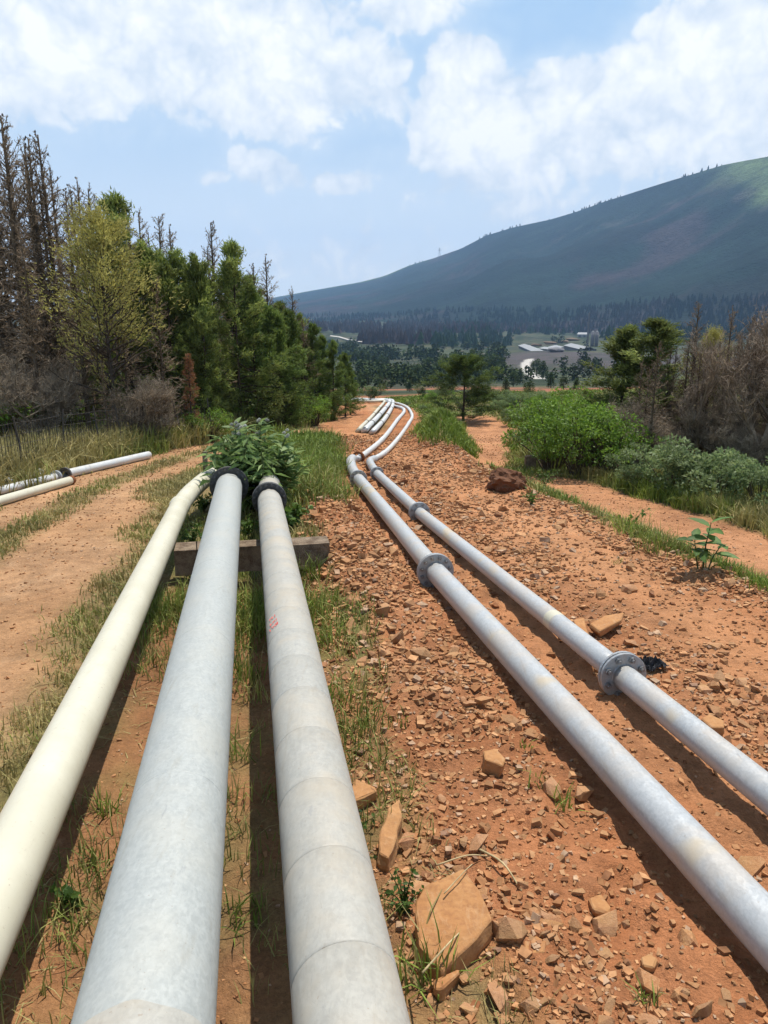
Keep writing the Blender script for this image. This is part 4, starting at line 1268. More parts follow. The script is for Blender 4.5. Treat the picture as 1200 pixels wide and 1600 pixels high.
# --- plantation behind the fence: the trees one can tell apart
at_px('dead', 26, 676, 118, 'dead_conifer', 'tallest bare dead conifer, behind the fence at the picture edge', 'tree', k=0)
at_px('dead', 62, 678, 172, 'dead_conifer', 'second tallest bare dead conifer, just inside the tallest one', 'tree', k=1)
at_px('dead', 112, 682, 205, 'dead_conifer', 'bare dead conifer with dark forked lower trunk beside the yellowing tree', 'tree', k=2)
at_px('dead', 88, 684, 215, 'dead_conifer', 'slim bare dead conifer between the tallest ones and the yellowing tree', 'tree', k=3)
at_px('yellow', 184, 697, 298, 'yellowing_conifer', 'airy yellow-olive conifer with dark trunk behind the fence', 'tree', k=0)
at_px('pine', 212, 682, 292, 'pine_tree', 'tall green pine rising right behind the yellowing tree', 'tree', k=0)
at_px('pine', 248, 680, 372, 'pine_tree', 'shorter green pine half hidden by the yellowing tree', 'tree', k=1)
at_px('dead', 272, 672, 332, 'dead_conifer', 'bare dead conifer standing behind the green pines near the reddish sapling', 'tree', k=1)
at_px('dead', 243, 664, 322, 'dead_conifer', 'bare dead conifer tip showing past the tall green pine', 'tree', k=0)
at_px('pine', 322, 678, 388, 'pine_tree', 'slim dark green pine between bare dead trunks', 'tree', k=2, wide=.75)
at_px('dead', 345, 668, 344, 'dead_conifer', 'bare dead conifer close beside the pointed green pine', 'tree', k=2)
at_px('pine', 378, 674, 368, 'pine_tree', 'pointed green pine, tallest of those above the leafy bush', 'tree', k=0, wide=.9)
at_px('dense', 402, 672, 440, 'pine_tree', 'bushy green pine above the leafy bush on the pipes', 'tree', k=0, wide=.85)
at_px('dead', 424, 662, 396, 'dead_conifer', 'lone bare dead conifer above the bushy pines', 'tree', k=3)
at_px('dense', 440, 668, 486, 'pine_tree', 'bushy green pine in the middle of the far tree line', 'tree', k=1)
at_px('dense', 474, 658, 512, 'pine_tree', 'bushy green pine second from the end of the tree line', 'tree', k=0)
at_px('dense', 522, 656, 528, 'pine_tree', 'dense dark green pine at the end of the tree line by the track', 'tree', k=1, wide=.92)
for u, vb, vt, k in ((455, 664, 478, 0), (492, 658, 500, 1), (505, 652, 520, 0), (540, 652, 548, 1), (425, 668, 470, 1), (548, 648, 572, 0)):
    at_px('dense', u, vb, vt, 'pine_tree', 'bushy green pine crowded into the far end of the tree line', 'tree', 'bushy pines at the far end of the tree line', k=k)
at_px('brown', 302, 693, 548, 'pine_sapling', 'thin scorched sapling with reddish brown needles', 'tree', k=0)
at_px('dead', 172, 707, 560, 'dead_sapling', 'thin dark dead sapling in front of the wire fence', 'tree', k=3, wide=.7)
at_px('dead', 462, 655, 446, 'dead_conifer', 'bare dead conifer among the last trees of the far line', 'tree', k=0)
# the mass behind them
env_u = [-60, 0, 40, 80, 120, 190, 240, 280, 320, 370, 410, 450, 490, 520, 550]
env_v = [110, 135, 160, 180, 225, 285, 328, 330, 365, 362, 398, 436, 466, 510, 552]
for i in range(62):
    u = -70 + 570 * (i + RNG.random()) / 62
    if u < 150 and i % 3 == 0: continue
    vb = RNG.uniform(650, 684) if u < 330 else RNG.uniform(646, 664)
    vt = np.interp(u, env_u, env_v) + abs(RNG.normal()) * 45 + 8
    live = RNG.random() < np.interp(u, [130, 200, 330, 500], [.0, .2, .5, .6])
    where = 'behind the tallest dead conifer' if u < 45 else 'between the tallest dead conifers and the yellowing tree' if u < 120 else 'behind the yellowing tree' if u < 215 else 'behind the reddish sapling' if u < 310 else 'behind the slim and pointed pines' if u < 390 else 'behind the far bushy pines'
    if live: at_px('pine' if RNG.random() < .6 else 'dense', u, vb, vt + 25, 'pine_tree', 'green pine deep in the plantation ' + where, 'tree', 'green pines ' + where)
    else: at_px('dead', u, vb, vt, 'dead_conifer', 'bare dead conifer deep in the plantation ' + where, 'tree', 'dead conifers ' + where)
for i in range(4):
    u = -60 + 300 * (i + RNG.random()) / 4; vb = RNG.uniform(682, 704) - .02 * max(u, 0)
    at_px('thicket', u, vb, RNG.uniform(500, 600), 'dead_brush', 'leafless brown brush under the plantation trees behind the fence', 'shrub', 'leafless brush behind the fence')
for i in range(40):
    u = -60 + 560 * (i + RNG.random()) / 40; vb = RNG.uniform(672, 694) if u < 330 else RNG.uniform(658, 676)
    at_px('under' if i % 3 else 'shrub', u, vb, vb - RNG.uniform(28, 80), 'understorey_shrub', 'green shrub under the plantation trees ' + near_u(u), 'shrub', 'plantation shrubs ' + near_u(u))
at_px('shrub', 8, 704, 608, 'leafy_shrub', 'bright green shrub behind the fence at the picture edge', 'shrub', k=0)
for u, vb, vt in ((14, 694, 300), (70, 698, 350), (140, 692, 330), (206, 690, 420), (262, 688, 430)):
    at_px('dead', u, vb, vt, 'dead_conifer', 'bare dead conifer in the front row right behind the wire fence', 'tree', 'dead conifers in the front row behind the fence')

# --- bare wood and bushes on the other side
at_px('soft', 962, 712, 503, 'pine_tree', 'green pine rising behind the bright bush beside the bare wood', 'tree', k=0, wide=1.5)
at_px('soft', 1012, 712, 492, 'pine_tree', 'green pine behind the pale leafless brush, taller of the pair', 'tree', k=0, wide=1.75)
at_px('yellow', 1092, 716, 500, 'yellowing_conifer', 'yellowish conifer showing between bare trunks of the roadside wood', 'tree', k=0, wide=.8)
at_px('dead', 1066, 722, 470, 'dead_conifer', 'dark bare trunk leaning a little at the edge of the roadside wood', 'tree', k=1)
at_px('dead', 1118, 722, 476, 'dead_conifer', 'second dark bare trunk of the roadside wood', 'tree', k=3)
at_px('bare', 1172, 745, 408, 'bare_tree', 'gnarled dark leafless tree, tallest of the roadside wood', 'tree', k=0)
at_px('bare', 1235, 745, 420, 'bare_tree', 'gnarled leafless tree cut by the picture edge', 'tree', k=1)
at_px('dead', 1210, 725, 430, 'dead_conifer', 'bare dead conifer behind the gnarled leafless tree', 'tree', k=2)
for i in range(24):
    u = 985 + 260 * (i + RNG.random()) / 24
    at_px('bare' if i % 6 == 3 else 'dead', u, RNG.uniform(708, 742), np.interp(u, [985, 1040, 1120, 1200], [560, 500, 490, 452]) + RNG.uniform(0, 50), 'bare_tree', 'leafless grey tree of the roadside wood ' + near_r(u), 'tree', 'roadside wood trees ' + near_r(u))
for i in range(11):
    u = 930 + 320 * (i + RNG.random()) / 11
    at_px('thicket', u, RNG.uniform(722, 748), RNG.uniform(600, 660), 'dead_brush', 'pale leafless brush of the roadside wood ' + near_r(u), 'shrub', 'roadside brush ' + near_r(u))
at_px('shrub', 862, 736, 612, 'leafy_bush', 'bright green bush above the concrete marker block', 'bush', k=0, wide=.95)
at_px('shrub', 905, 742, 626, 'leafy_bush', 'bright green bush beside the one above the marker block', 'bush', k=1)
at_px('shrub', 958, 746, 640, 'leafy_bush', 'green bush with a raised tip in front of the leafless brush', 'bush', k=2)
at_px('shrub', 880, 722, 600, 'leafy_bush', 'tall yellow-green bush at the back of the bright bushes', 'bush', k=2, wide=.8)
at_px('low', 1048, 772, 682, 'low_bush', 'grey-green bush with narrow leaves in front of the dark bare trunk', 'bush', k=0, wide=1.1)
at_px('low', 990, 762, 700, 'low_bush', 'grey-green narrow-leaved bush next to the bright bushes', 'bush', k=1)
at_px('low', 1115, 785, 698, 'low_bush', 'grey-green narrow-leaved bush under the gnarled tree', 'bush', k=1, wide=1.1)
at_px('low', 1185, 795, 705, 'low_bush', 'grey-green narrow-leaved bush at the picture edge beside the wood', 'bush', k=0)
for u, vb, vt, lab in ((822, 696, 664, 'round bush between the side track and the bright bush'), (806, 664, 636, 'dull green bush beyond the bend of the side track')):
    at_px('low', u, vb, vt, 'low_bush', lab, 'bush')
at_px('round', 724, 658, 550, 'pine_tree', 'lone young pine standing on the crest beside the side track', 'tree', k=0, wide=1.75)

for i in range(30):
    u = RNG.uniform(548, 870); vb = RNG.uniform(608, 640) + (12 if u > 780 else 0)
    p = on_land(u, vb)
    if abs(u - 600) < 60 and vb > 622: continue
    plant(['low', 'under', 'shrub', 'under'][i % 4], p, RNG.uniform(.35, .9) * (1 + max(0, p[1] - 60) / 60), 'low_bush', 'low green bush scattered on the red slope falling to the valley', 'bush', 'bushes scattered on the slope to the valley')

# --- grass: thousands of blades
def blades(mb, x, y, z, hgt, wid, ca, cb, rng, lean=.45):
    n = len(x); a = rng.uniform(0, 6.283, n); ln = np.abs(rng.normal(size=n)) * lean
    d = np.stack([np.cos(a) * ln, np.sin(a) * ln, np.ones(n)], 1)
    b = a + rng.normal(size=n) * .6 + 1.57
    S = np.stack([np.cos(b), np.sin(b), 0 * b], 1) * wid[:, None]
    P = np.stack([x, y, z - .01], 1)
    m1 = P + d * (hgt * .55)[:, None]
    tip = P + d * hgt[:, None]; tip[:, :2] += d[:, :2] * (hgt * .45)[:, None]; tip[:, 2] -= hgt * ln * .35
    V = np.stack([P - S, P + S, m1 + S * .75, m1 - S * .75, tip], 1).reshape(-1, 3)
    o = (np.arange(n) * 5)[:, None]
    k = np.clip(rng.random(n), 0, 1)
    col = mixc(ca, cb, k) if np.ndim(ca) == 1 else ca * (1 - k)[:, None] + cb * k[:, None]
    mb.add(V, [o + np.array([[0, 1, 2, 3]]), o + np.array([[3, 2, 4]])], np.repeat(col, 5, 0))
GREEN0, GREEN1 = np.array([.085, .135, .018]), np.array([.24, .31, .055])
DRY0, DRY1 = np.array([.22, .185, .06]), np.array([.46, .38, .16])
gm = MB()
NT_ = 80000
s_ = 1.3 + 46 * RNG.random(NT_) ** 1.35
t_ = RNG.uniform(-1, 1, NT_) * (2.5 + .62 * s_) + .17 * s_
x_, y_ = xy(s_, t_)
bb = soil(x_, y_)[0]
inside = np.abs(x_) < .56 * (y_ * CP + 2.2 * SP) + .6
pat = fbm(x_ * .5, y_ * .5, 3)
corr = (t_ > -1.25) & (t_ < .75) & (s_ < 9)
prob = np.clip(1.15 - 1.35 * bb, 0, 1) * np.clip(.55 + 1.1 * pat, .06, 1)
prob = np.where(corr, np.clip(.16 + .9 * pat, .0, .5) * (1 + 1.2 * sstep(4, 8, s_)), prob)
ft = fence_t(s_)
wood = (t_ < ft - 5) | (t_ > 16)
prob = np.where(wood, prob * .35, prob)
prob = np.where((t_ > 4.6) & (t_ < 9.5) & (s_ < 24), np.maximum(prob, .8 * (bb < .35)), prob)
pd = np.minimum(polydist(x_, y_, far1[:, :2]), polydist(x_, y_, far2[:, :2]))
for q_ in far_px: pd = np.minimum(pd, polydist(x_, y_, ground_line(q_, .1)[:, :2]))
prob = np.where(np.exp(-((s_ - 20.8) / 3.4) ** 2 - ((t_ - 5.35 - .12 * (s_ - 20.8)) / .78) ** 2) > .4, 1.0, prob)
prob = np.where((t_ < ft + .1) & (t_ > ft - 3) & (s_ > 9), np.maximum(prob, .7), prob)
prob = np.where((t_ > ft + .1) & (t_ < -1.1) & (bb < .6), np.maximum(prob, .6), prob)
keep = inside & (RNG.random(NT_) < prob) & (pd > .45)
s_, t_, x_, y_, bb, pat = s_[keep], t_[keep], x_[keep], y_[keep], bb[keep], pat[keep]
nb_ = 9
xs = np.repeat(x_, nb_) + RNG.normal(size=len(x_) * nb_) * np.repeat(.03 + .004 * s_, nb_)
ys = np.repeat(y_, nb_) + RNG.normal(size=len(x_) * nb_) * np.repeat(.03 + .004 * s_, nb_)
sR, tR = np.repeat(s_, nb_), np.repeat(t_, nb_)
hR = .10 + .0 * sR
hR = np.where(tR < fence_t(sR) + .35, .42, hR)                      # by the fence
hR = np.where((tR > 4.5) & (tR < 5.9), .16, hR)
hR = np.where((tR > 7.0) & (sR < 30), .30, hR)
hR = np.where(sR > 36, .18, hR)
hR = np.where((sR > 10.5) & (tR > .2) & (tR < 4), .32, hR)
hR = np.where((tR > -1.2) & (tR < .7) & (sR < 9), .09 + .016 * sR, hR)
hR = np.where((tR < fence_t(sR) - .15) & (tR > fence_t(sR) - 3), .66, hR)
hump_ = np.exp(-((sR - 20.8) / 3.4) ** 2 - ((tR - 5.35 - .12 * (sR - 20.8)) / .78) ** 2) > .4
hR = np.where(hump_, .22, hR)
hR = hR * RNG.uniform(.45, 1.35, len(hR))
lush = np.clip(.5 + 1.3 * np.repeat(pat, nb_) + np.where((sR > 10.5) & (tR > .2), .35, 0) + np.where((tR < -1.2) & (tR > -14), -.35, 0) + np.where((tR < fence_t(sR) + .1), -.45, 0) + np.where(hump_, .5, 0) + RNG.normal(size=len(hR)) * .2, 0, 1)
ca = DRY0 * (1 - lush)[:, None] + GREEN0 * lush[:, None]; cb = DRY1 * (1 - lush)[:, None] + GREEN1 * lush[:, None]
blades(gm, xs, ys, height(xs, ys), hR, (.0011 + .00070 * sR), ca, cb, RNG)
# dead thatch and litter lying flat
NL = 16000
s_ = 1.3 + 16 * RNG.random(NL) ** 1.5; t_ = np.where(RNG.random(NL) < .6, RNG.uniform(-1.6, .8, NL), RNG.uniform(-4.5, -1.0, NL))
x_, y_ = xy(s_, t_); lit_ = fbm(x_ * 1.7 + 9, y_ * 1.7, 3)
keep = (RNG.random(NL) < np.clip(.35 + 2.2 * lit_, 0.02, 1)) & (soil(x_, y_)[1] < .75)
x_, y_, s_ = x_[keep], y_[keep], s_[keep]; n_ = len(x_)
blades(gm, x_, y_, height(x_, y_) + .012, RNG.uniform(.012, .04, n_), .0011 + .0005 * s_, DRY0 * .8, DRY1 * .9, RNG, 2.6)
tag(gm.build('grass', M['grass']), 'short green and dry grass along the pipes, tracks and verges', kind='stuff')

# --- single tufts and weeds that stand out
def tuft(u, v, h, n, label, spread=.05, dry=.15, w=.004, lean=.5):
    p = on_land(u, v); r = np.random.default_rng(int(u * 7 + v)); mb = MB()
    d = r.random(n) < dry
    ca = np.where(d[:, None], DRY0, GREEN0 * 1.1); cb = np.where(d[:, None], DRY1, GREEN1 * 1.15)
    blades(mb, r.normal(size=n) * spread, r.normal(size=n) * spread, np.zeros(n), h * r.uniform(.4, 1.15, n), np.full(n, w), ca, cb, r, lean)
    o = mb.build('grass_tuft', M['grass']); o.location = p
    return tag(o, label, 'grass tuft')
for a in [(382, 1062, .34, 70, 'long grass tuft between the two grey pipes, upper one', .07),
          (380, 1185, .30, 22, 'sparse arching grass blades between the two grey pipes', .05),
          (375, 1436, .12, 60, 'low bright green tuft between the grey pipes in front', .06),
          (165, 1268, .16, 40, 'small grass tuft between cream and grey pipe, upper of two', .04),
          (150, 1352, .15, 40, 'small grass tuft between cream and grey pipe, lower of two', .05),
          (880, 1262, .13, 24, 'thin grass sprout beside the thicker pipe shadow', .03),
          (842, 1222, .09, 16, 'tiny sprout next to the grass by the thicker pipe', .03),
          (1012, 1570, .10, 18, 'lone little sprout at the bottom of the rubble', .02),
          (660, 1535, .24, 60, 'grass clump under the front of the biggest rock', .06),
          (822, 1165, .06, 14, 'tiny grey-green tuft in mid rubble', .02),
          (597, 1060, .16, 12, 'two thin blades sticking up from the rubble', .03),
          (620, 1130, .08, 18, 'low thin weed tuft in the rubble below the thin blades', .05),
          (968, 882, .10, 20, 'small grass tuft on the graded track', .05),
          (985, 835, .42, 80, 'tall green tuft on the verge, nearer the boulder', .12),
          (1030, 862, .38, 70, 'tall green tuft on the verge, nearer the big-leaved plant', .12),
          (480, 880, .30, 60, 'green tuft growing in front of the concrete beam end', .07),
          (380, 905, .34, 60, 'green tuft in front of the beam between two pipes', .07),
          (492, 905, .30, 80, 'bright green tuft beside the sleeved pipe just below the beam end', .09),
          (496, 950, .26, 70, 'bright green tuft beside the sleeved pipe level with the red marks', .08),
          (505, 1005, .24, 60, 'green tuft beside the sleeved pipe below the red marks', .07),
          (120, 965, .12, 60, 'yellow-green patch of short grass at the edge of the dirt road', .14),
          (70, 1160, .10, 40, 'thin grass patch beside the cream pipe on the dirt road edge', .10),
          (512, 1095, .22, 40, 'green tuft hanging beside the sleeved pipe', .05),
          (500, 770, .48, 90, 'tall bright grass clump beside the leafy bush', .16),
          (482, 735, .50, 110, 'tall bright grass clump on the tongue beyond the leafy bush', .2),
          (525, 782, .34, 60, 'grass clump at the foot of the earth mound', .12)]:
    tuft(*a)

def weed(u, v, h, n, label, leaf=.04, name='weed', ca=(.04, .085, .015), cb=(.13, .21, .04)):
    p = on_land(u, v); r = np.random.default_rng(int(u * 3 + v)); mb, sm_ = MB(), MB()
    ns = max(4, n // 9)
    o = thing(name, p, label, 'weed')
    for i in range(ns):
        a = r.uniform(0, 6.283); tip = np.array([math.cos(a) * h * r.uniform(.2, .9), math.sin(a) * h * r.uniform(.2, .9), h * r.uniform(.4, 1)])
        P = catmull([np.array([0, 0, -.02]), tip * np.array([.35, .35, .6]), tip], 4)
        V, Q = tube(P, np.linspace(.004, .0015, len(P)), 4, False); sm_.add(V, Q, (.07, .10, .03))
        m_ = 9; f = r.uniform(.25, 1, m_); A = np.stack([np.interp(f, np.linspace(0, 1, len(P)), P[:, c]) for c in range(3)], 1)
        D = r.normal(size=(m_, 3)) + np.array([0, 0, .3]); Lf = leaf * r.uniform(.6, 1.2, m_)
        leaves(mb, A, D, Lf, Lf * .32, mixc(ca, cb, r.random(m_)), r)
    sm_.build('stems', M['leaf'], o); mb.build('foliage', M['leaf'], o)
    return o
for a in [(632, 1425, .16, 110, 'small-leaved green weed beside the biggest rock', .028), (560, 1300, .13, 70, 'small-leaved green weed under the narrow rock wedge', .026),
          (112, 1420, .14, 50, 'little leafy weed in the shade edge of the cream pipe', .05), (560, 1355, .11, 40, 'low weed squeezed between pipe and stones', .03),
          (318, 800, .34, 200, 'leafy green weeds between the cream and thick grey pipe', .07), (300, 850, .30, 120, 'leafy weeds under the bend of the cream pipe', .06),
          (385, 840, .30, 150, 'leafy weeds filling the gap behind the concrete beam', .07), (456, 825, .34, 240, 'pale drooping weeds beside the sleeved pipe behind the beam', .11),
          (985, 930 - 100, .3, 60, 'leafy weed in the grass strip on the verge', .06), (850, 762, .45, 160, 'leafy herb growing next to the maroon boulder', .06),
          (290, 905, .22, 40, 'small leafy creeper under the cream pipe', .06), (830, 790, .3, 120, 'grey-green herb below the maroon boulder', .05)]:
    weed(*a)

# --- the leafy bush with white flower heads over the flanges
def leaf_mesh(name, L, Wd, ca, cb):
    """one lance-shaped leaf, folded along its midrib and drooping"""
    mb = MB(); q = np.array([0, .18, .45, .75, 1.0]); w = np.array([.08, .75, 1.0, .6, 0]) * Wd
    mid = np.stack([q * L, 0 * q, -.22 * L * q ** 2], 1)
    lf = mid + np.stack([0 * q, w, .25 * w], 1); rt = mid + np.stack([0 * q, -w, .25 * w], 1)
    V = np.concatenate([mid, lf, rt]); Q = []
    for i in range(4): Q += [[i, i + 1, 5 + i + 1, 5 + i], [i, 10 + i, 10 + i + 1, i + 1]]
    k = np.concatenate([np.full(5, .8), np.full(10, .3)])
    mb.add(V, np.array(Q), mixc(ca, cb, k))
    return mb.mesh(name, M['leaf'], True)
def orient(o, d, roll):
    q = Vector(d).to_track_quat('X', 'Z'); o.rotation_mode = 'QUATERNION'
    from mathutils import Quaternion
    o.rotation_quaternion = q @ Quaternion((1, 0, 0), roll)
bp = pt(11.6, .06, 2.2)
bush = thing('leafy_bush', bp, 'dark green bush of long leaves with white flower heads growing over the pipe flanges', 'bush')
LM = [leaf_mesh('leaf', 1.0, .15, (.095, .165, .035), (.31, .41, .13)), leaf_mesh('leaf', 1.0, .17, (.11, .19, .05), (.33, .43, .17)), leaf_mesh('leaf', 1.0, .13, (.06, .12, .03), (.20, .30, .10))]
st_mb = MB(); fill = MB(); r = np.random.default_rng(321); tips = []
cnt = 0
for i in range(64):
    a = r.uniform(0, 6.283); rad = .72 * math.sqrt(r.random()); zz = 1.42 * math.sqrt(max(.12, 1 - (rad / .84) ** 2)) * r.uniform(.62, 1.02)
    tip = np.array([math.cos(a) * rad, math.sin(a) * rad * .8, zz])
    P = catmull([np.array([tip[0] * .15, tip[1] * .15, -.05]), tip * np.array([.55, .55, .5]), tip], 5)
    V, Q = tube(P, np.linspace(.012, .004, len(P)), 5, False); st_mb.add(V, Q, (.06, .085, .03)); tips.append(tip)
    for j in range(22):
        f = 1 - .8 * (j / 22) ** 1.1; A = np.array([np.interp(f, np.linspace(0, 1, len(P)), P[:, c]) for c in range(3)])
        b = j * 2.4 + i; up_ = .55 - 1.0 * (j / 22); d = np.array([math.cos(b), math.sin(b), up_ + r.normal() * .15])
        L = r.uniform(.18, .30)
        if j < 5 and cnt < 295 and (tip[1] < .35 or zz > .9):
            o = link('leaf', LM[int(r.integers(3))], bush); o.location = A; o.scale = (L, L, L); orient(o, d, r.normal() * .4); cnt += 1
        else:
            leaves(fill, A[None], d[None], np.array([L]), np.array([L * .15]), mixc((.085, .15, .035), (.28, .385, .12), np.array([r.random()])), r, .25)
for i in range(16):
    tip = np.array([r.uniform(-.62, .72), r.uniform(-1.05, -.55), r.uniform(.62, 1.0)])
    P = catmull([np.array([tip[0] * .25, -.1, .1]), np.array([tip[0] * .7, tip[1] * .45, tip[2] + .22]), tip], 5)
    V, Q = tube(P, np.linspace(.009, .003, len(P)), 5, False); st_mb.add(V, Q, (.07, .10, .035))
    for j in range(15):
        f = 1 - .7 * j / 15; A = np.array([np.interp(f, np.linspace(0, 1, len(P)), P[:, c]) for c in range(3)])
        b = j * 2.4 + i; d = np.array([math.cos(b), math.sin(b) - .35, .15 - .5 * (j / 15)]); L = r.uniform(.17, .27)
        leaves(fill, A[None], d[None], np.array([L]), np.array([L * .14]), mixc((.07, .13, .03), (.27, .37, .13), np.array([r.random()])), r, .3)
st_mb.build('stems', M['leaf'], bush)
tag(fill.build('foliage', M['leaf'], bush), kind='stuff')
fl = MB()
for i in range(60):
    tA_ = nrm(r.normal(size=3)) * .018 * r.uniform(.4, 1); V, Q = tube([tA_, tA_ * 1.25 + np.array([0, 0, .006])], [.006, .002], 4); fl.add(V, Q, (.62, .62, .55))
fme = fl.mesh('flower_head', M['leaf'])
for tip in sorted(tips, key=lambda q: -q[2])[:12]:
    for k in range(2):
        o = link('flower_head', fme, bush); o.location = tip + np.array([r.normal() * .03, r.normal() * .03, .03 + .02 * k]); o.scale = (1.5, 1.5, 1.1)

# --- big-leaved plant on the verge
pp = on_land(1098, 893)
pl = thing('leafy_plant', pp, 'upright plant with big drooping leaves on the verge by the dirt road', 'plant')
LB = [leaf_mesh('leaf', 1.0, .20, (.05, .125, .025), (.16, .27, .06)), leaf_mesh('leaf', 1.0, .22, (.05, .12, .025), (.14, .24, .06))]
sm_ = MB()
for i, (ox, oy, hh) in enumerate(((0, 0, .52), (-.10, .02, .34), (.08, -.04, .30))):
    P = catmull([np.array([ox * .3, oy, -.03]), np.array([ox * .8, oy, hh * .5]), np.array([ox * 1.4 + .03, oy, hh])], 5)
    V, Q = tube(P, np.linspace(.009, .004, len(P)), 6, False); sm_.add(V, Q, (.07, .11, .035))
    for j in range(9 if i == 0 else 6):
        f = 1 - .72 * j / 9; A = np.array([np.interp(f, np.linspace(0, 1, len(P)), P[:, c]) for c in range(3)])
        b = j * 2.4 + i * 1.1; d = np.array([math.cos(b), math.sin(b), .5 - .08 * j])
        o = link('leaf', LB[j % 2], pl); L = r.uniform(.17, .25); o.location = A; o.scale = (L, L, L); orient(o, d, r.normal() * .3)
sm_.build('stems', M['leaf'], pl)

# --- wire fence
fp = [on_land(u, v) for u, v in ((-90, 782), (36, 747), (103, 725), (154, 714), (226, 702), (330, 690))]
fo_ = thing('wire_fence', fp[0], 'rusty wire mesh fence on thin posts in front of the plantation', 'fence')
off = np.array(fp[0])
top_ = 1.15
wm = MB()
for a, b_ in zip(fp[:-1], fp[1:]):
    L = np.linalg.norm(b_ - a); n = int(L / .11)
    q = (np.arange(n) + .5)[:, None] / n
    A = a + (b_ - a) * q - off; sag = RNG.normal(size=(n, 3)) * .012; sag[:, 2] = 0
    rods(wm, A + np.array([0, 0, .04]), A + np.array([0, 0, top_]) + sag, np.full(n, .0075), np.full(n, .0075), np.ones((n, 3)))
me = wm.build('wire_mesh', M['wire'], fo_); me['kind'] = 'stuff'
for z in (.08, .3, .5, .7, .9, 1.12):
    mb = MB(); P = []
    for a, b_ in zip(fp[:-1], fp[1:]):
        for k in range(6): P.append(a + (b_ - a) * k / 6 - off + np.array([0, 0, z - .02 * math.sin(math.pi * k / 6)]))
    V, Q = tube(np.array(P), .004, 4); mb.add(V, Q); mb.build('wire', M['wire'], fo_)
for i, p in enumerate(fp):
    for extra in ((0, .5) if i < len(fp) - 1 and i > 2 else (0,)):
        q = p + (fp[min(i + 1, len(fp) - 1)] - p) * extra - off
        mb = MB(); V, Q = tube([q + np.array([0, 0, -.1]), q + np.array([RNG.normal() * .02, 0, .6]), q + np.array([RNG.normal() * .05, RNG.normal() * .03, 1.25])], [.024, .022, .018], 6); mb.add(V, Q)
        mb.build('post', M['wire'], fo_)

# ------------------------------------------------------------------ the valley
def cone_trees(mb, P, H, Rr, col, rng, n=5):
    """many rough two-tier conifers far away"""
    m = len(P); a0 = rng.uniform(0, 6.283, m)
    for lo, hi, rs in ((.08, .66, 1.0), (.42, 1.0, .66)):
        V = [P + np.stack([0 * H, 0 * H, H * hi], 1)]
        for k in range(n):
            a = a0 + k * 6.283 / n; rr = Rr * rs * rng.uniform(.65, 1.2, m)
            V.append(P + np.stack([np.cos(a) * rr, np.sin(a) * rr, H * (lo + rng.uniform(-.05, .08, m))], 1))
        V = np.stack(V, 1).reshape(-1, 3); o = (np.arange(m) * (n + 1))[:, None]
        T = np.concatenate([o + np.array([[0, 1 + k, 1 + (k + 1) % n]]) for k in range(n)])
        mb.add(V, T, np.repeat(col * rng.uniform(.8, 1.15, (m, 1)), n + 1, 0))
# forest on the mountain
ff = MB(); n = 9000
fi = RNG.uniform(0, 1, n) * (NU - 2); uu_ = np.interp(fi, np.arange(NU), U)
fj = np.interp(RNG.random(n) ** .9, [0, 1], [0, np.searchsorted(kk, .17)])
i0 = fi.astype(int); j0 = np.clip(fj.astype(int), 0, NVv - 2)
a = (fi - i0)[:, None]; b = (fj - j0)[:, None]
P = (MV[j0, i0] * (1 - a) + MV[j0, i0 + 1] * a) * (1 - b) + (MV[j0 + 1, i0] * (1 - a) + MV[j0 + 1, i0 + 1] * a) * b
okf = FOREST_OK[j0, i0] & (uu_ > 380) & (uu_ < 1420) & (kk[j0] < .16) & (fbm(P[:, 0] / 90, P[:, 1] / 90, 3) > -.22)
P = P[okf]; cc = mc[j0, i0][okf]
n = len(P); Hh = RNG.uniform(7, 13, n) * np.interp(P[:, 1], [1000, 4500], [1, 1.25])
cone_trees(ff, P, Hh, Hh * .28, cc * np.array([1.0, 1.03, .95]), RNG)
# rows of trees right on the skyline
n = 700; fi = RNG.uniform(0, 1, n) ** 1 * (NU - 2); i0 = fi.astype(int); uu_ = np.interp(fi, np.arange(NU), U)
j1 = int(np.argmin(np.abs(kk - 1.0)))
P = MV[j1, i0] * (1 - (fi - i0)[:, None]) + MV[j1, i0 + 1] * (fi - i0)[:, None]
okf = (uu_ > 640) & (uu_ < 1135) & (fbm(uu_ / 40, uu_ * 0, 3) > -.15)
P = P[okf]; n = len(P); Hh = RNG.uniform(7, 15, n)
cone_trees(ff, P - np.array([0, 0, 2]), Hh, Hh * .33, np.tile([.022, .032, .022], (n, 1)), RNG)
# dark plantations and scrub on the valley floor, given by the pixels they cover
def patch(u0, u1, v0, v1, n, h, col, ragged=.35):
    pts, seen = [], 0
    for _ in range(n):
        u = RNG.uniform(u0, u1); v = RNG.uniform(v0, v1)
        e = abs((u - (u0 + u1) / 2) / ((u1 - u0) / 2)); f_ = abs((v - (v0 + v1) / 2) / ((v1 - v0) / 2))
        if e ** 3 + f_ ** 3 > 1.0 + RNG.normal() * ragged: continue
        q = on_land(u, v)
        if q[1] > 150: pts.append(q)
    if not pts: return
    pts = np.array(pts); m = len(pts); H_ = h * RNG.uniform(.6, 1.2, m)
    cone_trees(ff, pts, H_, H_ * RNG.uniform(.28, .42, m), np.tile(col, (m, 1)), RNG)
DK = np.array([.018, .032, .016]); MD = np.array([.032, .050, .022]); BN = np.array([.075, .055, .052]); SCR = np.array([.05, .066, .03])
patch(440, 900, 508, 522, 900, 13, BN * .8); patch(560, 680, 520, 540, 300, 12, BN * .8); patch(690, 930, 502, 524, 520, 12, DK * 1.3)
patch(640, 800, 527, 545, 190, 11, DK * 1.5); patch(935, 1250, 500, 535, 600, 14, DK * 1.1); pass
leafy_later = None
patch(440, 560, 540, 560, 200, 8, SCR); pass
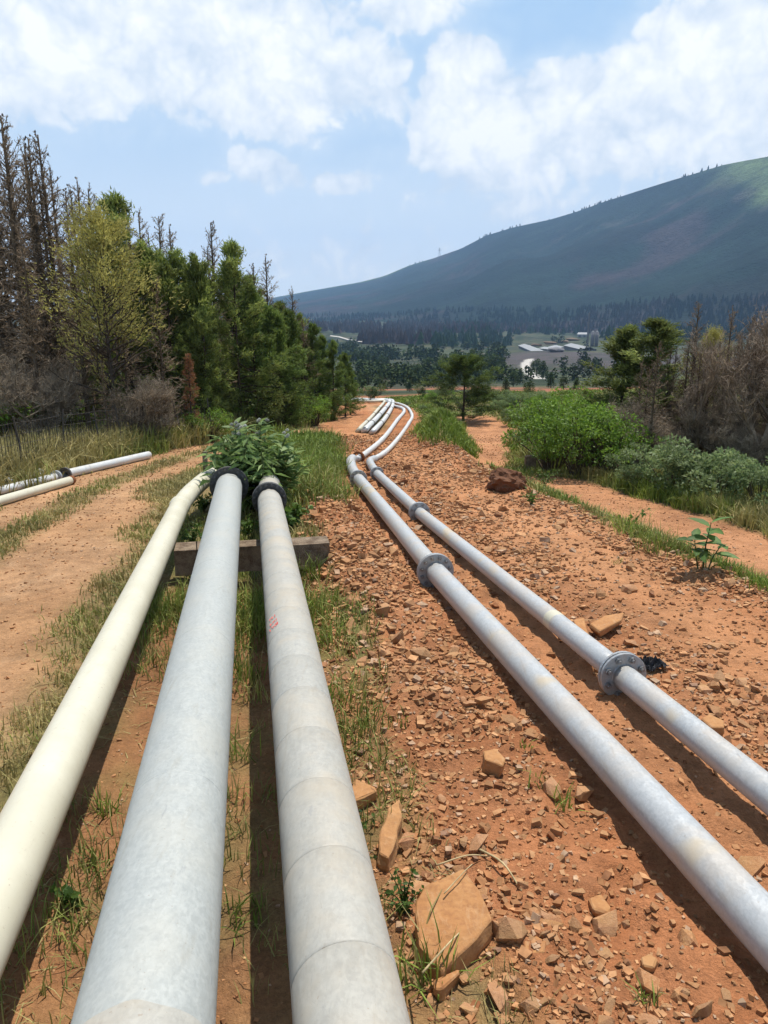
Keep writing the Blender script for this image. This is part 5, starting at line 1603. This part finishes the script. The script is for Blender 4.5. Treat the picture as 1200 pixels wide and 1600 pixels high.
patch(300, 470, 505, 600, 500, 12, DK * 1.2); pass
# leafy scrub on the nearer valley floor
def leafy(u0, u1, v0, v1, n, h, ca, cb):
    for _ in range(n):
        p = on_land(RNG.uniform(u0, u1), RNG.uniform(v0, v1))
        if p[1] < 120 or fbm(p[0] / 55, p[1] / 90, 3) < -.16: continue
        px_ = 600 + F * p[0] / (CP * p[1] - SP * p[2])
        if polydist(p[0], p[1], FAR_TRACK) < 14 or (806 < px_ < 862 and p[1] > 330): continue
        hh = min(h, .016 * p[1]) * RNG.uniform(.45, 1.25); m = 46; k = RNG.random(m); a = RNG.uniform(0, 6.283, m); w = hh * .42 * np.sqrt(np.clip(1 - ((k - .5) / .56) ** 2, .05, 1)) * np.sqrt(RNG.random(m))
        c = p + np.stack([np.cos(a) * w, np.sin(a) * w, hh * (.08 + .9 * k)], 1)
        L = hh * RNG.uniform(.16, .3, m); leaves(ff, c, RNG.normal(size=(m, 3)) + np.array([0, 0, .5]), L, L * .45, mixc(ca, cb, np.clip(RNG.random(m) * .5 + .5 * k, 0, 1)), RNG)
leafy(672, 790, 560, 596, 110, 11, (.016, .030, .014), (.050, .070, .030)); leafy(546, 602, 560, 582, 70, 11, (.016, .030, .014), (.050, .070, .030)); leafy(540, 795, 572, 612, 380, 5.0, (.018, .032, .012), (.060, .080, .030)); leafy(540, 800, 556, 580, 240, 8.0, (.014, .028, .012), (.046, .066, .026))
leafy(770, 960, 532, 544, 160, 8.0, (.014, .028, .014), (.040, .056, .026)); leafy(860, 980, 556, 600, 60, 5.0, (.018, .030, .014), (.05, .06, .03)); leafy(545, 780, 545, 562, 220, 7.0, (.016, .030, .014), (.050, .066, .030)); leafy(795, 900, 594, 612, 90, 5.0, (.018, .032, .012), (.060, .080, .030))
tag(ff.build('forest', M['far_forest']), 'dark far-off forest on the mountain and valley floor', kind='stuff')

# single trees of the valley that can be told apart
def far_tree(seed, kind):
    r = np.random.default_rng(seed); tr, fo = MB(), MB()
    V, Q = tube([(0, 0, -.3), (.05, 0, 4), (0, .05, 8.5)], [.28, .18, .05], 6); tr.add(V, Q, (.05, .04, .035))
    for i in range(60):
        k = r.uniform(.12, 1); w = (3.0 * (1 - k) ** .7 + .5) if kind == 0 else 3.4 * math.sqrt(max(.05, 1 - ((k - .55) / .5) ** 2))
        a = r.uniform(0, 6.283); q = math.sqrt(r.random()); c = np.array([math.cos(a) * w * q, math.sin(a) * w * q, k * 10])
        n = 26; u = nrm(r.normal(size=(n, 3))); L = r.uniform(.35, .8, n)
        leaves(fo, c + u * .55, u + np.array([0, 0, .3]), L, L * .38, mixc((.026, .050, .018), (.070, .105, .036), np.clip(r.random(n) * .6 + .4 * r.random(), 0, 1)), r)
    return [('trunk', tr.mesh('trunk', M['bark'])), ('crown', fo.mesh('crown', M['needles']))], 10.0
for k in range(2):
    PROTO['far', k] = far_tree(400 + k, k)
far_list = [(552, 603, 588), (570, 606, 580), (592, 603, 578), (583, 628, 606), (556, 616, 600), (612, 596, 578), (630, 600, 580), (652, 596, 570), (668, 590, 560), (676, 604, 584), (697, 592, 556),
            (712, 596, 552), (735, 590, 548), (752, 590, 552), (770, 592, 556), (784, 588, 560), (640, 612, 596), (705, 612, 594), (660, 622, 606), (848, 592, 566), (838, 588, 562), (812, 600, 578), (802, 604, 580),
            (618, 560, 546), (640, 556, 540), (605, 575, 560), (585, 580, 556), (566, 578, 550), (575, 574, 552), (596, 576, 556), (556, 574, 548), (790, 612, 592), (826, 618, 596), (860, 606, 584), (880, 608, 588), (900, 612, 592)]
for u, vb, vt in far_list:
    if u in (838, 848): lab, gr = 'dark tree beside the pale winding valley track', 'trees by the valley track'
    elif u in (583,): lab, gr = 'small dark tree standing on the red earth behind the far pipes', None
    elif u < 640: lab, gr = 'dark tree on the valley floor beyond the far pipes', 'valley trees beyond the far pipes'
    elif u < 790: lab, gr = 'dark tree on the valley floor behind the lone young pine', 'valley trees behind the lone pine'
    else: lab, gr = 'dark tree on the valley floor below the works', 'valley trees below the works'
    at_px('far', u, vb, vt, 'valley_tree', lab, 'tree', gr, wide=1.1)
for u, vb, vt in ((660, 640, 632), (690, 636, 628), (775, 640, 624), (792, 645, 622), (812, 640, 612), (636, 634, 627), (845, 640, 608), (750, 648, 636)):
    at_px('low', u, vb, vt, 'low_bush', 'bush on the red slope behind the crest', 'bush', 'bushes behind the crest')

# --- the works in the valley
def building(name, u0, u1, vb, vt, depth, label, wall, roof, doors=3, slope=.25):
    a = on_land(u0, vb); c = on_land(u1, vb); mid = (a + c) / 2; w = np.linalg.norm(c - a); h = place_h(mid, vt)
    o = thing(name, mid - np.array([0, 0, .5]), label, 'building', rz=math.atan2(c[1] - a[1], c[0] - a[0]))
    mb = MB(); V, Q = box(0, depth / 2, h * .36, w, depth, h * .72 + .5); mb.add(V, Q); mb.build('wall', wall, o)
    mb = MB(); e = .4
    V = np.array([[-w / 2 - e, -e, h * .70], [w / 2 + e, -e, h * .70], [w / 2 + e, depth / 2, h + .5], [-w / 2 - e, depth / 2, h + .5], [-w / 2 - e, depth + e, h * .7], [w / 2 + e, depth + e, h * .7]])
    V = np.concatenate([V, V + np.array([0, 0, .25])])
    Q = np.array([[6, 7, 8, 9], [9, 8, 11, 10], [0, 3, 2, 1], [3, 4, 5, 2], [0, 1, 7, 6], [5, 4, 10, 11]]); mb.add(V, [Q, np.array([[0, 6, 9, 3], [3, 9, 10, 4], [1, 2, 8, 7], [2, 5, 11, 8]])])
    mb.build('roof', roof, o)
    for k in range(doors):
        mb = MB(); V, Q = box(-w / 2 + w * (k + .5) / doors, -.06, h * .25 + .25, w / doors * .45, .12, h * .5); mb.add(V, Q); mb.build('door', M['dark_sheet'], o)
    return o
building('works_shed', 810, 841, 549, 543.5, 9, 'long white-roofed shed at the near end of the works', M['dark_sheet'], M['white_sheet'], 4)
building('works_shed', 841, 857, 548, 543, 12, 'white shed in the middle of the row at the works', M['white_sheet'], M['white_sheet'], 2)
building('works_shed', 857, 868, 547, 541, 12, 'small pale shed next to the dark heap at the works', M['white_sheet'], M['white_sheet'], 1)
building('works_shed', 881, 908, 548, 539.5, 11, 'large shed with pale roof and dark open front at the works', M['dark_sheet'], M['white_sheet'], 3)
building('works_shed', 902, 917, 527, 520, 12, 'small white building above the works by the mast', M['white_sheet'], M['white_sheet'], 2)
for u, lab in ((925, 'dark round silo nearer the mast at the works'), (931.5, 'dark round silo farther from the mast at the works')):
    p = on_land(u, 541); h = place_h(p, 517); o = thing('silo', p, lab, 'silo', 'silos at the works')
    w = .0023 * p[1]
    mb = MB(); V, Q = tube([(0, 0, -.5), (0, 0, h * .92)], w, 16); mb.add(V, Q); mb.build('body', M['silo'], o, True)
    mb = MB(); V, Q = tube([(0, 0, h * .92), (0, 0, h)], [w * 1.05, w * .3], 16); mb.add(V, Q); mb.build('cap', M['white_sheet'], o, True)
    for k in range(3):
        mb = MB(); ring(mb, np.array([0, 0, h * (.25 + .22 * k)]), (0.001, 0, 1), w * .98, w * 1.15, .35, 16); mb.build('walkway', M['silo'], o)
p = on_land(917, 545); h = place_h(p, 488); o = thing('mast', p, 'thin tall lattice mast beside the silos', 'mast')
mb = MB()
for sx, sy in ((-1, -1), (1, -1), (0, 1)):
    V, Q = tube([(sx * .7, sy * .7, -.5), (sx * .3, sy * .3, h)], .32, 4); mb.add(V, Q)
mb.build('legs', M['silo'], o)
mb = MB()
for k in range(14):
    z0, z1 = h * k / 14, h * (k + 1) / 14; f0, f1 = .7 - .4 * k / 14, .7 - .4 * (k + 1) / 14
    for A, B in (((-1, -1), (1, -1)), ((1, -1), (0, 1)), ((0, 1), (-1, -1))):
        V, Q = tube([(A[0] * f0, A[1] * f0, z0), (B[0] * f1, B[1] * f1, z1)], .06, 3, False); mb.add(V, Q)
tag(mb.build('bracing', M['silo'], o), kind='stuff')
# dark heap and chimney
p = on_land(868, 550); me = hull_mesh('spoil_heap', 900, .35, 26, M['dark_sheet'], 12, .9); o = link('spoil_heap', me); o.location = p - np.array([0, 0, .6]); tag(o, 'dark spoil heap in front of the works sheds', 'heap')
p = on_land(868, 545); h = place_h(p, 536); o = thing('chimney', p, 'short dark chimney behind the spoil heap', 'chimney')
mb = MB(); V, Q = tube([(0, 0, -.5), (0, 0, h * .9), (0, 0, h)], [.9, .7, .85], 10); mb.add(V, Q); mb.build('stack', M['silo'], o)
# pale spoil banks above the sheds
for k, (u, v, sz) in enumerate(((835, 541, 14), (858, 538, 16), (880, 535, 14), (895, 532, 16))):
    me = hull_mesh('spoil_bank', 910 + k, .25, 26, M['stone'], sz, .9)
    for q in me.color_attributes['Col'].data: q.color = (.42, .52, .7, 1)
    o = link('spoil_bank', me); o.location = on_land(u, v) - np.array([0, 0, .8]); tag(o, 'low pale earth bank behind the works sheds', 'earth bank', 'earth banks at the works')
# farm road far off
rp = np.array([on_land(u, v) for u, v in ((516, 526), (530, 528), (545, 532.5), (560, 535), (575, 536))])
mb = MB(); sd = np.array([0, 7.0, 0])
V = np.concatenate([rp + np.array([0, 0, 1.0]) - sd, rp + np.array([0, 0, 1.6]) + sd]); n = len(rp)
mb.add(V, np.array([[i, i + 1, n + i + 1, n + i] for i in range(n - 1)]), (.5, .47, .42)); tag(mb.build('road', M['gravel']), 'pale far road crossing the foot of the mountain', kind='structure')
# pylon on the ridge
i_ = int(np.argmin(np.abs(U - 685))); p = MV[j1, i_]; o = thing('pylon', p - np.array([0, 0, 3]), 'tiny lattice pylon on the mountain skyline', 'pylon')
mb = MB()
for sx, sy in ((-1, -1), (1, -1), (1, 1), (-1, 1)):
    V, Q = tube([(sx * 4, sy * 4, 0), (sx * .6, sy * .6, 42)], .55, 4); mb.add(V, Q)
mb.build('legs', M['silo'], o)
for z, w in ((30, 9), (36, 7)):
    mb = MB(); V, Q = box(0, 0, z, 2 * w, 1.2, 1.2); mb.add(V, Q); mb.build('crossarm', M['silo'], o)

HAZE = 0.00013

# ------------------------------------------------------------------ haze over the valley
hz = MB(); hz.add(*box(0, 3000, 220, 15200, 6200, 600))
ho = hz.build('haze', None, color=False)
hm, N = material('haze_air')
pv = N.node('ShaderNodeVolumePrincipled')
pv.inputs['Color'].default_value = (.42, .66, 1.0, 1)
pv.inputs['Density'].default_value = HAZE
pv.inputs['Anisotropy'].default_value = 0.0
o = N.node('ShaderNodeOutputMaterial'); N.t.links.new(pv.outputs[0], o.inputs['Volume'])
ho.data.materials.append(hm)
tag(ho, 'thin blue haze lying over the valley', kind='stuff')
